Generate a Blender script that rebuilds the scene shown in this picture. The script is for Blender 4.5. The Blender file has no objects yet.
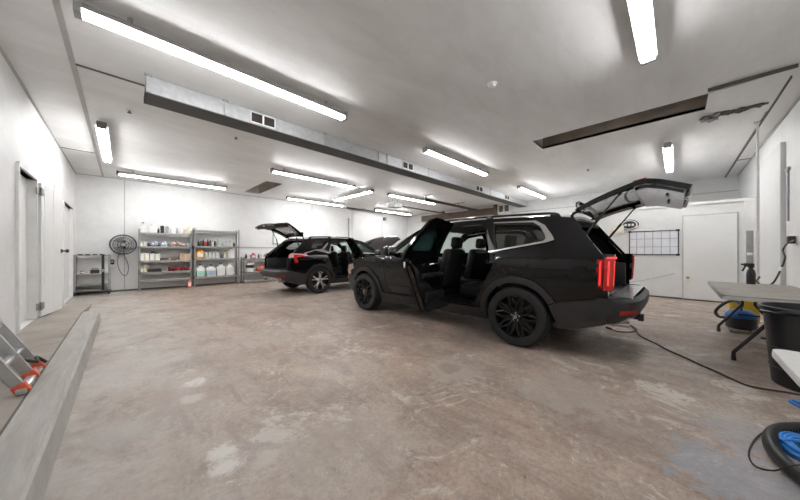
import bpy, bmesh, math, random
from mathutils import Vector, Matrix
random.seed(7)
COL = bpy.context.scene.collection
PI = math.pi
R = math.radians

# ------------------------------------------------------------------ geometry helpers
class MB:
    def __init__(s):
        s.bm = bmesh.new()
    def _merge(s, b2, mi=0, M=None):
        if M is not None:
            bmesh.ops.transform(b2, matrix=M, verts=b2.verts)
        vm = {v: s.bm.verts.new(v.co) for v in b2.verts}
        for f in b2.faces:
            try:
                nf = s.bm.faces.new([vm[v] for v in f.verts]); nf.material_index = mi
            except ValueError:
                pass
        b2.free()
        return s
    def box(s, c, d, rot=None, bev=0.0, mi=0, seg=2):
        b = bmesh.new(); bmesh.ops.create_cube(b, size=1)
        bmesh.ops.scale(b, vec=d, verts=b.verts)
        if bev > 0:
            bmesh.ops.bevel(b, geom=list(b.edges), offset=min(bev, min(d) * .49), segments=seg, profile=.5, affect='EDGES')
        M = Matrix.Translation(c)
        if rot is not None:
            M = M @ (rot if isinstance(rot, Matrix) else Matrix.Rotation(rot, 4, 'Z'))
        return s._merge(b, mi, M)
    def b2(s, lo, hi, bev=0.0, mi=0):
        return s.box([(a + b) / 2 for a, b in zip(lo, hi)], [abs(b - a) for a, b in zip(lo, hi)], None, bev, mi)
    def cyl(s, p0, p1, r0, r1=None, n=16, mi=0):
        p0 = Vector(p0); p1 = Vector(p1); r1 = r0 if r1 is None else r1
        d = p1 - p0
        b = bmesh.new()
        bmesh.ops.create_cone(b, cap_ends=True, segments=n, radius1=r0, radius2=r1, depth=d.length)
        M = Matrix.Translation((p0 + p1) / 2) @ d.to_track_quat('Z', 'Y').to_matrix().to_4x4()
        return s._merge(b, mi, M)
    def ball(s, c, r, sc=(1, 1, 1), n=16, mi=0, M=None):
        b = bmesh.new(); bmesh.ops.create_uvsphere(b, u_segments=n, v_segments=max(6, n // 2), radius=r)
        bmesh.ops.scale(b, vec=sc, verts=b.verts)
        return s._merge(b, mi, Matrix.Translation(c) @ (M or Matrix.Identity(4)))
    def tube(s, pts, r, n=8, mi=0, smooth=0, closed=False):
        pts = [Vector(p) for p in pts]
        if smooth:
            pts = catmull(pts, smooth, closed)
        N = len(pts); rings = []
        up = Vector((0, 0, 1))
        for i, p in enumerate(pts):
            a = pts[(i - 1) % N] if (closed or i > 0) else p
            c = pts[(i + 1) % N] if (closed or i < N - 1) else p
            t = (c - a).normalized()
            if abs(t.dot(up)) > .97: up = Vector((0, 1, 0)) if abs(t.y) < .9 else Vector((1, 0, 0))
            x = t.cross(up).normalized(); y = x.cross(t).normalized(); up = y
            rr = r[i] if isinstance(r, (list, tuple)) else r
            rings.append([s.bm.verts.new(p + rr * (math.cos(k * 2 * PI / n) * x + math.sin(k * 2 * PI / n) * y)) for k in range(n)])
        for i in range(N if closed else N - 1):
            A = rings[i]; B = rings[(i + 1) % N]
            for k in range(n):
                f = s.bm.faces.new((A[k], A[(k + 1) % n], B[(k + 1) % n], B[k])); f.material_index = mi
        if not closed:
            f = s.bm.faces.new(rings[0][::-1]); f.material_index = mi
            f = s.bm.faces.new(rings[-1]); f.material_index = mi
        return s
    def lathe(s, prof, n=24, M=None, mi=0, close=False):
        M = M or Matrix.Identity(4)
        rings = []
        for (r, z) in prof:
            if r < 1e-6:
                rings.append([s.bm.verts.new(M @ Vector((0, 0, z)))])
            else:
                rings.append([s.bm.verts.new(M @ Vector((r * math.cos(2 * PI * k / n), r * math.sin(2 * PI * k / n), z))) for k in range(n)])
        pr = list(zip(rings[:-1], rings[1:]))
        if close: pr.append((rings[-1], rings[0]))
        for A, B in pr:
            for k in range(n):
                if len(A) == 1 and len(B) == 1: continue
                if len(A) == 1: vs = (A[0], B[(k + 1) % n], B[k])
                elif len(B) == 1: vs = (A[k], A[(k + 1) % n], B[0])
                else: vs = (A[k], A[(k + 1) % n], B[(k + 1) % n], B[k])
                f = s.bm.faces.new(vs); f.material_index = mi
        return s
    def prism(s, poly, fm, d, mi=0):
        """poly of 2-D points, fm(a,b,t) -> 3-D, extruded t = 0..d"""
        A = [s.bm.verts.new(fm(a, b, 0)) for a, b in poly]; B = [s.bm.verts.new(fm(a, b, d)) for a, b in poly]
        n = len(poly)
        s.bm.faces.new(A).material_index = mi; s.bm.faces.new(B[::-1]).material_index = mi
        for k in range(n):
            s.bm.faces.new((A[k], B[k], B[(k + 1) % n], A[(k + 1) % n])).material_index = mi
        return s
    def patch(s, f, ns, nt, thick=None, mi=0):
        """grid surface f(s,t,off), s,t in 0..1; thick gives a closed slab"""
        def grid(off):
            return [[s.bm.verts.new(f(i / ns, j / nt, off)) for j in range(nt + 1)] for i in range(ns + 1)]
        G = grid(0)
        def q(a, b, c, d):
            try: s.bm.faces.new((a, b, c, d)).material_index = mi
            except ValueError: pass
        for i in range(ns):
            for j in range(nt): q(G[i][j], G[i + 1][j], G[i + 1][j + 1], G[i][j + 1])
        if thick:
            H = grid(thick)
            for i in range(ns):
                for j in range(nt): q(H[i][j + 1], H[i + 1][j + 1], H[i + 1][j], H[i][j])
            for i in range(ns):
                q(G[i + 1][0], G[i][0], H[i][0], H[i + 1][0]); q(G[i][nt], G[i + 1][nt], H[i + 1][nt], H[i][nt])
            for j in range(nt):
                q(G[0][j], G[0][j + 1], H[0][j + 1], H[0][j]); q(G[ns][j + 1], G[ns][j], H[ns][j], H[ns][j + 1])
        return s
    def panel(s, outer, holes, fm, thick=None, step=.07, mi=0):
        """flat polygon with holes, cut into a fine grid and mapped by fm(a,b,off)"""
        b = bmesh.new()
        for loop in [outer] + list(holes):
            vs = [b.verts.new((p[0], p[1], 0)) for p in loop]
            for k in range(len(vs)): b.edges.new((vs[k], vs[(k + 1) % len(vs)]))
        bmesh.ops.triangle_fill(b, use_beauty=True, use_dissolve=False, edges=list(b.edges), normal=(0, 0, 1))
        if step:
            for ax in (0, 1):
                lo = min(p[ax] for p in outer); hi = max(p[ax] for p in outer)
                k = math.floor(lo / step) + 1
                while k * step < hi - 1e-4:
                    co = [0, 0, 0]; co[ax] = k * step; no = [0, 0, 0]; no[ax] = 1
                    bmesh.ops.bisect_plane(b, geom=list(b.verts) + list(b.edges) + list(b.faces), plane_co=co, plane_no=no, dist=1e-5)
                    k += 1
        bmesh.ops.recalc_face_normals(b, faces=b.faces)
        V = {v: s.bm.verts.new(fm(v.co.x, v.co.y, 0)) for v in b.verts}
        W = {v: s.bm.verts.new(fm(v.co.x, v.co.y, thick)) for v in b.verts} if thick else None
        for f in b.faces:
            try:
                s.bm.faces.new([V[v] for v in f.verts]).material_index = mi
                if W: s.bm.faces.new([W[v] for v in reversed(f.verts)]).material_index = mi
            except ValueError: pass
        if W:
            for e in b.edges:
                if len(e.link_faces) == 1:
                    a, c = e.verts
                    try: s.bm.faces.new((V[a], W[a], W[c], V[c])).material_index = mi
                    except ValueError: pass
        b.free()
        return s
    def xf(s, M):
        bmesh.ops.transform(s.bm, matrix=M, verts=s.bm.verts); return s
    def build(s, name, mats, parent=None, sharp=35, recalc=True, loc=None):
        if recalc: bmesh.ops.recalc_face_normals(s.bm, faces=s.bm.faces)
        me = bpy.data.meshes.new(name); s.bm.to_mesh(me); s.bm.free()
        for m in (mats if isinstance(mats, (list, tuple)) else [mats]): me.materials.append(m)
        if sharp:
            for p in me.polygons: p.use_smooth = True
            me.set_sharp_from_angle(angle=R(sharp))
        o = bpy.data.objects.new(name, me); COL.objects.link(o)
        if parent is not None: o.parent = parent
        if loc is not None: o.location = loc
        return o

def catmull(p, k, closed=False):
    out = []; n = len(p)
    for i in range(n if closed else n - 1):
        a = p[(i - 1) % n] if (closed or i > 0) else p[i]
        b = p[i]; c = p[(i + 1) % n]
        d = p[(i + 2) % n] if (closed or i < n - 2) else c
        for j in range(k):
            t = j / k
            out.append(.5 * ((2 * b) + (c - a) * t + (2 * a - 5 * b + 4 * c - d) * t * t + (3 * b - a - 3 * c + d) * t ** 3))
    if not closed: out.append(p[-1])
    return out

def interp(tab):
    xs = [a for a, b in tab]; ys = [b for a, b in tab]; n = len(xs)
    d = [(ys[i + 1] - ys[i]) / (xs[i + 1] - xs[i]) for i in range(n - 1)]
    m = [d[0]] + [0 if d[i - 1] * d[i] <= 0 else 2 * d[i - 1] * d[i] / (d[i - 1] + d[i]) for i in range(1, n - 1)] + [d[-1]]
    def f(x):
        if x <= xs[0]: return ys[0] + m[0] * 0
        if x >= xs[-1]: return ys[-1]
        for i in range(n - 1):
            if x <= xs[i + 1]:
                h = xs[i + 1] - xs[i]; t = (x - xs[i]) / h
                return (ys[i] * (1 + 2 * t) * (1 - t) ** 2 + h * m[i] * t * (1 - t) ** 2 + ys[i + 1] * t * t * (3 - 2 * t) + h * m[i + 1] * t * t * (t - 1))
    return f

def tag(o, label=None, cat=None, group=None, kind=None):
    if label: o['label'] = label
    if cat: o['category'] = cat
    if group: o['group'] = group
    if kind: o['kind'] = kind
    return o
def thing(name, label, cat, loc=(0, 0, 0), rz=0, group=None):
    o = bpy.data.objects.new(name, None); COL.objects.link(o)
    o.location = loc; o.rotation_euler = (0, 0, rz); o.empty_display_size = .2
    return tag(o, label, cat, group)
def struct(o, label=None, cat=None):
    o['kind'] = 'structure'
    return tag(o, label, cat)
def copy_tree(o, parent=None):
    c = o.copy(); COL.objects.link(c)
    if parent is not None: c.parent = parent
    for ch in [x for x in COL.objects if x.parent == o]: copy_tree(ch, c)
    return c

# lines of sight from the place the photographer stood (corner of the room, 1.18 m up): real positions on real planes
EYE = 1.18; FOC = 277.0; HV = 251.5; S2 = math.sqrt(.5)
def ray(u, v):
    a = (u - 400) / FOC; b = (HV - v) / FOC
    return (S2 * (1 + a), S2 * (1 - a), b)
def onY(u, v, Y):
    r = ray(u, v); t = Y / r[1]; return (r[0] * t, Y, EYE + r[2] * t)
def onX(u, v, X):
    r = ray(u, v); t = X / r[0]; return (X, r[1] * t, EYE + r[2] * t)
def onZ(u, v, z):
    r = ray(u, v); t = (z - EYE) / r[2]; return (r[0] * t, r[1] * t, z)

# ------------------------------------------------------------------ materials
def nodes(m):
    m.use_nodes = True; return m.node_tree.nodes, m.node_tree.links, m.node_tree.nodes['Principled BSDF']
def mat(name, c, rough=.5, metal=0, var=.06, scale=6, coat=0, bump=0, spec=None):
    m = bpy.data.materials.new(name); N, L, p = nodes(m)
    p.inputs['Roughness'].default_value = rough; p.inputs['Metallic'].default_value = metal
    if coat: p.inputs['Coat Weight'].default_value = coat; p.inputs['Coat Roughness'].default_value = .03
    if spec is not None: p.inputs['Specular IOR Level'].default_value = spec
    tc = N.new('ShaderNodeTexCoord'); nz = N.new('ShaderNodeTexNoise'); nz.inputs['Scale'].default_value = scale; nz.inputs['Detail'].default_value = 4
    L.new(tc.outputs['Object'], nz.inputs['Vector'])
    cr = N.new('ShaderNodeValToRGB'); cr.color_ramp.elements[0].position = .3; cr.color_ramp.elements[1].position = .7
    cr.color_ramp.elements[0].color = [max(0, x * (1 - var)) for x in c] + [1]; cr.color_ramp.elements[1].color = [min(1, x * (1 + var)) for x in c] + [1]
    L.new(nz.outputs['Fac'], cr.inputs['Fac']); L.new(cr.outputs['Color'], p.inputs['Base Color'])
    if bump:
        bp = N.new('ShaderNodeBump'); bp.inputs['Strength'].default_value = bump; bp.inputs['Distance'].default_value = .01
        L.new(nz.outputs['Fac'], bp.inputs['Height']); L.new(bp.outputs['Normal'], p.inputs['Normal'])
    return m
def emis(name, c, st):
    m = bpy.data.materials.new(name); N, L, p = nodes(m)
    p.inputs['Base Color'].default_value = (*c, 1)
    p.inputs['Emission Color'].default_value = (*c, 1); p.inputs['Emission Strength'].default_value = st
    return m
def glass(name, tint, gl=.08):
    m = bpy.data.materials.new(name); m.use_nodes = True; N = m.node_tree.nodes; L = m.node_tree.links
    N.clear(); out = N.new('ShaderNodeOutputMaterial'); tr = N.new('ShaderNodeBsdfTransparent'); tr.inputs['Color'].default_value = (*tint, 1)
    g = N.new('ShaderNodeBsdfGlossy'); g.inputs['Roughness'].default_value = .02; g.inputs['Color'].default_value = (1, 1, 1, 1)
    lw = N.new('ShaderNodeLayerWeight'); pw = N.new('ShaderNodeMath'); pw.operation = 'POWER'; pw.inputs[1].default_value = 5; L.new(lw.outputs['Facing'], pw.inputs[0])
    fr = N.new('ShaderNodeMath'); fr.operation = 'MULTIPLY_ADD'; fr.inputs[1].default_value = .9; fr.inputs[2].default_value = .04; L.new(pw.outputs[0], fr.inputs[0])
    mx = N.new('ShaderNodeMixShader'); L.new(fr.outputs[0], mx.inputs[0]); L.new(tr.outputs[0], mx.inputs[1]); L.new(g.outputs[0], mx.inputs[2]); L.new(mx.outputs[0], out.inputs['Surface'])
    return m

def mixc(N, L, fac, a, b):
    n = N.new('ShaderNodeMix'); n.data_type = 'RGBA'
    for k, v in ((0, fac), (6, a), (7, b)):
        if hasattr(v, 'is_linked') or hasattr(v, 'links'): L.new(v, n.inputs[k])
        else: n.inputs[k].default_value = v if k == 0 else (*v, 1)
    return n.outputs[2]
def noise(N, L, vec, scale, detail=6, rough=.6, dist=0, lo=.4, hi=.6, sx=(1, 1, 1)):
    mp = N.new('ShaderNodeMapping'); mp.inputs['Scale'].default_value = sx; L.new(vec, mp.inputs['Vector'])
    z = N.new('ShaderNodeTexNoise'); z.inputs['Scale'].default_value = scale; z.inputs['Detail'].default_value = detail
    z.inputs['Roughness'].default_value = rough; z.inputs['Distortion'].default_value = dist; L.new(mp.outputs[0], z.inputs['Vector'])
    r = N.new('ShaderNodeMapRange'); r.inputs[1].default_value = lo; r.inputs[2].default_value = hi; r.clamp = True
    L.new(z.outputs['Fac'], r.inputs[0]); return r.outputs[0]
def math_(N, L, op, a, b=None):
    n = N.new('ShaderNodeMath'); n.operation = op; n.use_clamp = op in ('MULTIPLY', 'ADD')
    for k, v in ((0, a), (1, b)):
        if v is None: continue
        if hasattr(v, 'links'): L.new(v, n.inputs[k])
        else: n.inputs[k].default_value = v
    return n.outputs[0]

def floor_mat():
    m = bpy.data.materials.new('worn_concrete'); N, L, p = nodes(m)
    tc = N.new('ShaderNodeTexCoord'); V = tc.outputs['Object']
    big = noise(N, L, V, .45, 5, .6, .6, .38, .62)
    med = noise(N, L, V, 1.6, 8, .7, .4, .42, .62)
    fine = noise(N, L, V, 9, 8, .75, .2, .35, .7)
    grit = noise(N, L, V, 45, 4, .8, 0, .3, .7)
    c = mixc(N, L, big, (.420, .298, .232), (.395, .325, .262))
    med2 = noise(N, L, V, 1.5, 10, .78, .5, .47, .56)
    c = mixc(N, L, math_(N, L, 'MULTIPLY', med2, .55), c, (.285, .212, .170))
    fine2 = noise(N, L, V, 7, 9, .8, .3, .46, .58)
    c = mixc(N, L, math_(N, L, 'MULTIPLY', fine2, .42), c, (.52, .455, .395))
    grain = noise(N, L, V, 3.2, 10, .8, .4, .50, .575, (1.7, .4, 1))
    c = mixc(N, L, math_(N, L, 'MULTIPLY', grain, .58), c, (.245, .185, .15))
    grit2 = noise(N, L, V, 34, 5, .85, 0, .45, .62)
    c = mixc(N, L, math_(N, L, 'MULTIPLY', grit2, .55), c, (.19, .15, .125))
    fl = noise(N, L, V, 1.7, 12, .82, .8, .56, .59)
    c = mixc(N, L, math_(N, L, 'MULTIPLY', fl, .7), c, (.58, .54, .49))
    fl2 = noise(N, L, V, 5.0, 10, .85, .4, .60, .63)
    c = mixc(N, L, math_(N, L, 'MULTIPLY', fl2, .55), c, (.62, .585, .54))
    sp = noise(N, L, V, 11, 6, .8, .5, .63, .67)
    c = mixc(N, L, math_(N, L, 'MULTIPLY', sp, .7), c, (.12, .09, .075))
    sx = N.new('ShaderNodeSeparateXYZ'); L.new(V, sx.inputs[0])
    # grey worn strip beside the kerb
    r = N.new('ShaderNodeMapRange'); r.inputs[1].default_value = 1.0; r.inputs[2].default_value = -.1; L.new(sx.outputs[0], r.inputs[0])
    wob = noise(N, L, V, 1.8, 8, .7, .6, .3, .62)
    c = mixc(N, L, math_(N, L, 'MULTIPLY', math_(N, L, 'MULTIPLY', r.outputs[0], wob), .9), c, (.47, .45, .42))
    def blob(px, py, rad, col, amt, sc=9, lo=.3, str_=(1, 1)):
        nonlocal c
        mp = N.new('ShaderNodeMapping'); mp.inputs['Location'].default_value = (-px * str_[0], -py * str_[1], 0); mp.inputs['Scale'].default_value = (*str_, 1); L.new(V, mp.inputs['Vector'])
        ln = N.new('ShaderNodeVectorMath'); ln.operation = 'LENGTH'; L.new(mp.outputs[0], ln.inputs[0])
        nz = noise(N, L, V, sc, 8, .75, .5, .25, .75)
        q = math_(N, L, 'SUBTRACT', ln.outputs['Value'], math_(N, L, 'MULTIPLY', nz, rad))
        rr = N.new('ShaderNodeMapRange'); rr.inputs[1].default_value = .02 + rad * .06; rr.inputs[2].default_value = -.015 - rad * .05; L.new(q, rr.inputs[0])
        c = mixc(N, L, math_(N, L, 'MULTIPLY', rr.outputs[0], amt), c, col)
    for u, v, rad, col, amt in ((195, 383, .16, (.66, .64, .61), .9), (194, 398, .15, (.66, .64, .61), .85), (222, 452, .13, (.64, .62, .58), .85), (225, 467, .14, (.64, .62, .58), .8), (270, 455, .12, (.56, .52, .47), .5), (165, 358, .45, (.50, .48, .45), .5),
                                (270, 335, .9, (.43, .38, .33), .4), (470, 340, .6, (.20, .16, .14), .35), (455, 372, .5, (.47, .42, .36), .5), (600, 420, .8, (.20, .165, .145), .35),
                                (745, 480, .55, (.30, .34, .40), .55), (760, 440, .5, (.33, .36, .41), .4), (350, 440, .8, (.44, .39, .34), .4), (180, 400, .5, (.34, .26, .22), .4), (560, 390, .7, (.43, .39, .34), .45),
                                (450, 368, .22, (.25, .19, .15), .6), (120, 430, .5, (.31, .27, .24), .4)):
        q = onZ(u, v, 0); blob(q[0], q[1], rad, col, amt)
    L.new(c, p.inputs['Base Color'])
    rg = N.new('ShaderNodeMapRange'); rg.inputs[3].default_value = .38; rg.inputs[4].default_value = .7; L.new(med, rg.inputs[0]); L.new(rg.outputs[0], p.inputs['Roughness'])
    bp = N.new('ShaderNodeBump'); bp.inputs['Strength'].default_value = .25; bp.inputs['Distance'].default_value = .01
    L.new(grit, bp.inputs['Height']); L.new(bp.outputs[0], p.inputs['Normal'])
    return m
def paint_mat(name, c, dirt, amt=.35, sx=(1, 1, 1), rough=.55, sc=.9):
    m = bpy.data.materials.new(name); N, L, p = nodes(m)
    tc = N.new('ShaderNodeTexCoord'); V = tc.outputs['Object']
    a = noise(N, L, V, sc, 7, .65, .5, .42, .68, sx); b = noise(N, L, V, sc * 6, 6, .7, .3, .45, .75, sx)
    s = noise(N, L, V, 8, 6, .8, .3, .70, .76)
    o = mixc(N, L, math_(N, L, 'MULTIPLY', a, amt), c, dirt)
    o = mixc(N, L, math_(N, L, 'MULTIPLY', b, amt * .6), o, dirt)
    o = mixc(N, L, math_(N, L, 'MULTIPLY', s, amt * .5), o, [x * .6 for x in dirt])
    L.new(o, p.inputs['Base Color']); p.inputs['Roughness'].default_value = rough
    bp = N.new('ShaderNodeBump'); bp.inputs['Strength'].default_value = .12; bp.inputs['Distance'].default_value = .01
    L.new(b, bp.inputs['Height']); L.new(bp.outputs[0], p.inputs['Normal'])
    return m

M = {}
M['floor'] = floor_mat()
M['kerb'] = paint_mat('kerb_concrete', (.46, .44, .41), (.27, .25, .225), .6, (5, .5, 1), .8, 2)
M['walk'] = paint_mat('walkway_concrete', (.38, .34, .295), (.22, .19, .165), .65, (1, 1, 1), .8, 1.3)
M['wall'] = paint_mat('white_wall_paint', (.77, .77, .762), (.58, .57, .55), .45)
M['ceil'] = paint_mat('ceiling_paint', (.89, .89, .885), (.64, .63, .61), .5, (.35, 1, 1), .45, .8)
M['ceil_dirty'] = paint_mat('ceiling_paint_stained', (.62, .60, .57), (.40, .37, .34), .5, (.3, 1.4, 1), .45, 1.0)
M['doorw'] = paint_mat('white_door_paint', (.79, .79, .78), (.66, .65, .62), .3)
M['trimw'] = mat('white_trim', (.74, .74, .72), .5)
M['greyboard'] = paint_mat('grey_white_board', (.64, .64, .63), (.5, .5, .49), .3)
M['seam'] = mat('dark_seam', (.12, .115, .105), .8)
M['seamlight'] = mat('pale_seam', (.48, .475, .46), .7)
M['brown'] = mat('brown_timber', (.14, .10, .07), .75, var=.25, scale=4)
M['shaft'] = mat('brown_shaft_board', (.40, .35, .30), .8, var=.2, scale=3)
M['duct'] = mat('galvanised_duct', (.46, .47, .475), .45, .3, var=.12, scale=14)
M['ductd'] = mat('dark_duct_underside', (.085, .083, .078), .6, 0, var=.12, scale=5)  # far darker tone than the duct sides, also used on rails and tracks
M['grille'] = mat('vent_dark_slats', (.05, .04, .035), .7)
M['fix'] = mat('light_fixture_enamel', (.42, .42, .415), .4)
M['fixd'] = mat('fixture_end_cap', (.16, .15, .145), .5)
M['tube'] = emis('fluorescent_tube_glow', (.985, .99, 1.0), 26)
M['paint1'] = mat('black_car_paint', (.004, .004, .0045), .045, 0, var=.02, spec=.45)
M['plastic'] = mat('black_cladding_plastic', (.024, .024, .0255), .45, var=.1, scale=40)
M['gloss'] = mat('gloss_black_trim', (.006, .006, .007), .12, coat=.6)
M['rubber'] = mat('tire_rubber', (.013, .013, .0135), .65, var=.12, scale=30)
M['rimb'] = mat('black_alloy_wheel', (.012, .012, .0125), .28, .4)
M['rims'] = mat('silver_alloy_wheel', (.72, .72, .73), .25, .9)
M['chrome'] = mat('satin_chrome', (.72, .72, .72), .22, 1)
M['interior'] = mat('black_interior_trim', (.010, .010, .0105), .45, var=.1, scale=30)
M['seat'] = mat('black_leather_seat', (.014, .014, .0145), .42, var=.12, scale=18, bump=.1)
M['headliner'] = mat('grey_headliner', (.28, .275, .265), .85)
M['gatetrim'] = mat('liftgate_inner_trim', (.025, .025, .026), .14, coat=.35)
M['red'] = mat('red_lamp_lens', (.55, .02, .02), .15, coat=.7)
M['redglow'] = emis('lit_red_lamp_bar', (1, .06, .05), .25)
M['reflector'] = mat('red_reflector', (.40, .03, .03), .25)
M['clear'] = mat('headlamp_lens', (.55, .56, .58), .08, .5, coat=1)
M['pinklens'] = mat('pink_clear_lens', (.62, .36, .36), .12, coat=.6)
M['amber'] = mat('amber_marker', (.55, .22, .08), .25)
M['glass'] = glass('clear_car_glass', (.84, .90, .88))
M['privacy'] = glass('privacy_car_glass', (.22, .28, .28))
M['tint'] = glass('tinted_car_glass', (.55, .56, .55))
M['alu'] = mat('brushed_aluminium', (.62, .63, .64), .35, .8, var=.08, scale=20)
M['orange'] = mat('orange_red_plastic', (.72, .13, .06), .45)
M['steel'] = mat('grey_steel_shelving', (.33, .33, .32), .45, .4, var=.12, scale=12)
M['board'] = mat('particle_board_shelf', (.52, .49, .44), .7, var=.12)
M['blackp'] = mat('black_plastic', (.022, .022, .024), .4, var=.1)
M['blacktub'] = mat('black_tub_plastic', (.013, .0135, .015), .38, var=.15, scale=8)
M['table'] = paint_mat('grey_table_plastic', (.36, .33, .285), (.22, .20, .17), .7, (1, 1, 1), .5, 3)
M['table2'] = paint_mat('pale_table_plastic', (.58, .575, .56), (.46, .45, .43), .4, (1, 1, 1), .45, 3)
M['tedge'] = mat('table_edge_plastic', (.50, .49, .47), .5)
M['hosek'] = mat('black_hose', (.016, .016, .017), .35, var=.2, scale=50)
M['cordb'] = mat('brown_black_cord', (.045, .033, .026), .6)
M['blue'] = mat('blue_hose', (.03, .22, .62), .35, var=.15)
M['bluep'] = mat('blue_plastic', (.03, .16, .50), .35)
M['yellow'] = mat('yellow_plastic', (.72, .48, .04), .4)
M['white'] = mat('white_plastic', (.80, .80, .78), .4)
M['cream'] = mat('cream_plastic', (.74, .66, .50), .45)
M['green'] = mat('pale_green_fluid', (.36, .66, .52), .3)
M['bluegrey'] = mat('blue_grey_fluid', (.38, .47, .56), .3)
M['card'] = mat('cardboard', (.50, .36, .24), .8)
M['tan'] = mat('tan_box', (.60, .50, .32), .7)
M['maroon'] = mat('maroon_cloth', (.20, .03, .035), .85, bump=.4)
M['brownc'] = mat('brown_cloth', (.38, .27, .23), .85, bump=.4)
M['bluec'] = mat('pale_blue_cloth', (.55, .62, .72), .85, bump=.4)
M['navy'] = mat('navy_cloth', (.07, .09, .15), .85, bump=.4)
M['redp'] = mat('red_plastic', (.45, .06, .05), .4)
M['pink'] = mat('pink_plastic', (.68, .48, .46), .5)
M['grey'] = mat('grey_plastic', (.34, .35, .35), .5)
M['orangej'] = mat('orange_jug', (.85, .38, .05), .4)
M['whiteboard'] = mat('whiteboard_face', (.76, .77, .81), .25)
M['brass'] = mat('brass_knob', (.55, .42, .22), .3, .9)
M['paper'] = mat('white_paper', (.8, .8, .78), .8)

# ------------------------------------------------------------------ the room
XL, XR, XE, YN, YB, ZC = -.93, 9.76, 12.3, -1.225, 11.68, 3.34
W8 = .17                                                   # walkway height
t = .12
b = MB(); b.b2((XL - 1.4, YN - .3, -.12), (XE + .3, YB + .3, 0)); struct(b.build('floor', M['floor'], sharp=0))
# raised walkway with its concrete kerb, ramping down to the floor at the far end
b = MB(); b.prism([(YN, 0), (YN, W8), (7.05, W8), (9.2, .015), (9.2, 0)], lambda a, c, d: Vector((XL + d, a, c)), .445); struct(b.build('floor_walkway', M['walk'], sharp=0))
b = MB()
b.prism([(-.475, 0), (-.475, W8), (-.30, W8), (-.285, W8 - .012), (-.27, 0)], lambda a, c, d: Vector((a, YN + d, c)), 7.05 - YN)
b.prism([(7.05, 0), (7.05, W8), (7.35, 0)], lambda a, c, d: Vector((-.475 + d, a, c)), .19)
struct(b.build('trim_kerb', M['kerb'], sharp=30))
b = MB(); b.b2((-.487, YN, W8 - .01), (-.474, 7.05, W8 + .0015)); struct(b.build('trim_26', M['seam'], sharp=0))
# walls
D1 = (5.75, 6.79, W8, 2.245); D2 = (9.5, 11.15, 0, 2.29)
b = MB()
b.panel([(YN - .2, 0), (YB + .2, 0), (YB + .2, ZC), (YN - .2, ZC)], [[(D1[0], D1[2] + .001), (D1[1], D1[2] + .001), (D1[1], D1[3]), (D1[0], D1[3])], [(D2[0], .02), (D2[1], .02), (D2[1], D2[3]), (D2[0], D2[3])]],
        lambda a, c, o: Vector((XL - o, a, c)), t, 0)
for y0, y1, z0, z1 in (D1, D2):
    b.b2((XL - .24, y0 - .05, z0), (XL - .12, y1 + .05, z1 + .05))
struct(b.build('wall_left', M['wall'], sharp=0))
b = MB(); b.b2((XL - .2, YB, 0), (XE + .2, YB + .12, ZC)); struct(b.build('wall_back', M['wall'], sharp=0))
b = MB(); b.b2((XL - .2, YN - .12, 0), (XE + .2, YN, ZC)); struct(b.build('wall_near', M['wall'], sharp=0))
b = MB(); b.b2((XE, YN, 0), (XE + .12, YB, ZC)); struct(b.build('wall_far', M['wall'], sharp=0))
b = MB(); b.b2((XR, YN, 0), (XR + .1, 4.2, 2.36)); b.b2((XR + .1, 4.1, 0), (XE, 4.2, 2.36)); b.b2((XR + .1, YN, 2.30), (XE, 4.1, 2.36))
struct(b.build('wall_right', M['wall'], sharp=0))
# ceiling with two open shafts
H1 = (5.66, 6.26, -.98, 2.0); H2 = (3.1, 3.6, 8.9, 11.1)
b = MB()
hl = [[(h[0], h[2]), (h[1], h[2]), (h[1], h[3]), (h[0], h[3])] for h in (H1, H2)]
b.panel([(XL - .1, YN - .1), (XE + .1, YN - .1), (XE + .1, YB + .1), (XL - .1, YB + .1)], hl, lambda a, c, o: Vector((a, c, ZC + o)), .05, 0)
for (x0, x1, y0, y1), top in ((H1, .32), (H2, .32)):
    z0, z1 = ZC + .001, ZC + top
    b.b2((x0 - .03, y0 - .03, z0), (x0, y1 + .03, z1), mi=1); b.b2((x1, y0 - .03, z0), (x1 + .03, y1 + .03, z1), mi=1)
    b.b2((x0, y0 - .03, z0), (x1, y0, z1), mi=1); b.b2((x0, y1, z0), (x1, y1 + .03, z1), mi=2)
    b.b2((x0 - .03, y0 - .03, z1), (x1 + .03, y1 + .03, z1 + .03), mi=1)
struct(b.build('ceiling', [M['ceil'], M['shaft'], M['ceil']], sharp=0))
# board hung under the near end of the open shaft, with its torn edge
b = MB(); b.panel([(5.58, -.30), (5.50, -.97), (6.9, -.97), (6.55, -.62), (6.42, -.55), (6.35, -.34), (6.25, -.30)], [], lambda a, c, o: Vector((a, c, ZC - .02 - o)), .018, .25)
struct(b.build('ceiling_patch_board', M['ceil'], sharp=0))
b = MB(); rr = random.Random(3)
for i in range(46):
    f = i / 45
    px, py, _ = onZ(702 + 62 * f, 117.5 - 17 * f + rr.uniform(-2.6, 2.6) * (1.15 - f), ZC)
    b.box((px, py, ZC - .03 - rr.uniform(0, .02)), (rr.uniform(.03, .12), rr.uniform(.02, .07), rr.uniform(.008, .03)), Matrix.Rotation(rr.uniform(0, 6), 4, 'Z') @ Matrix.Rotation(rr.uniform(-.5, .5), 4, 'X'), mi=0 if (f > .25 or i % 3 == 0) else 1)
struct(b.build('ceiling_torn_edge', [M['seam'], M['grey']], sharp=0))
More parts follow.
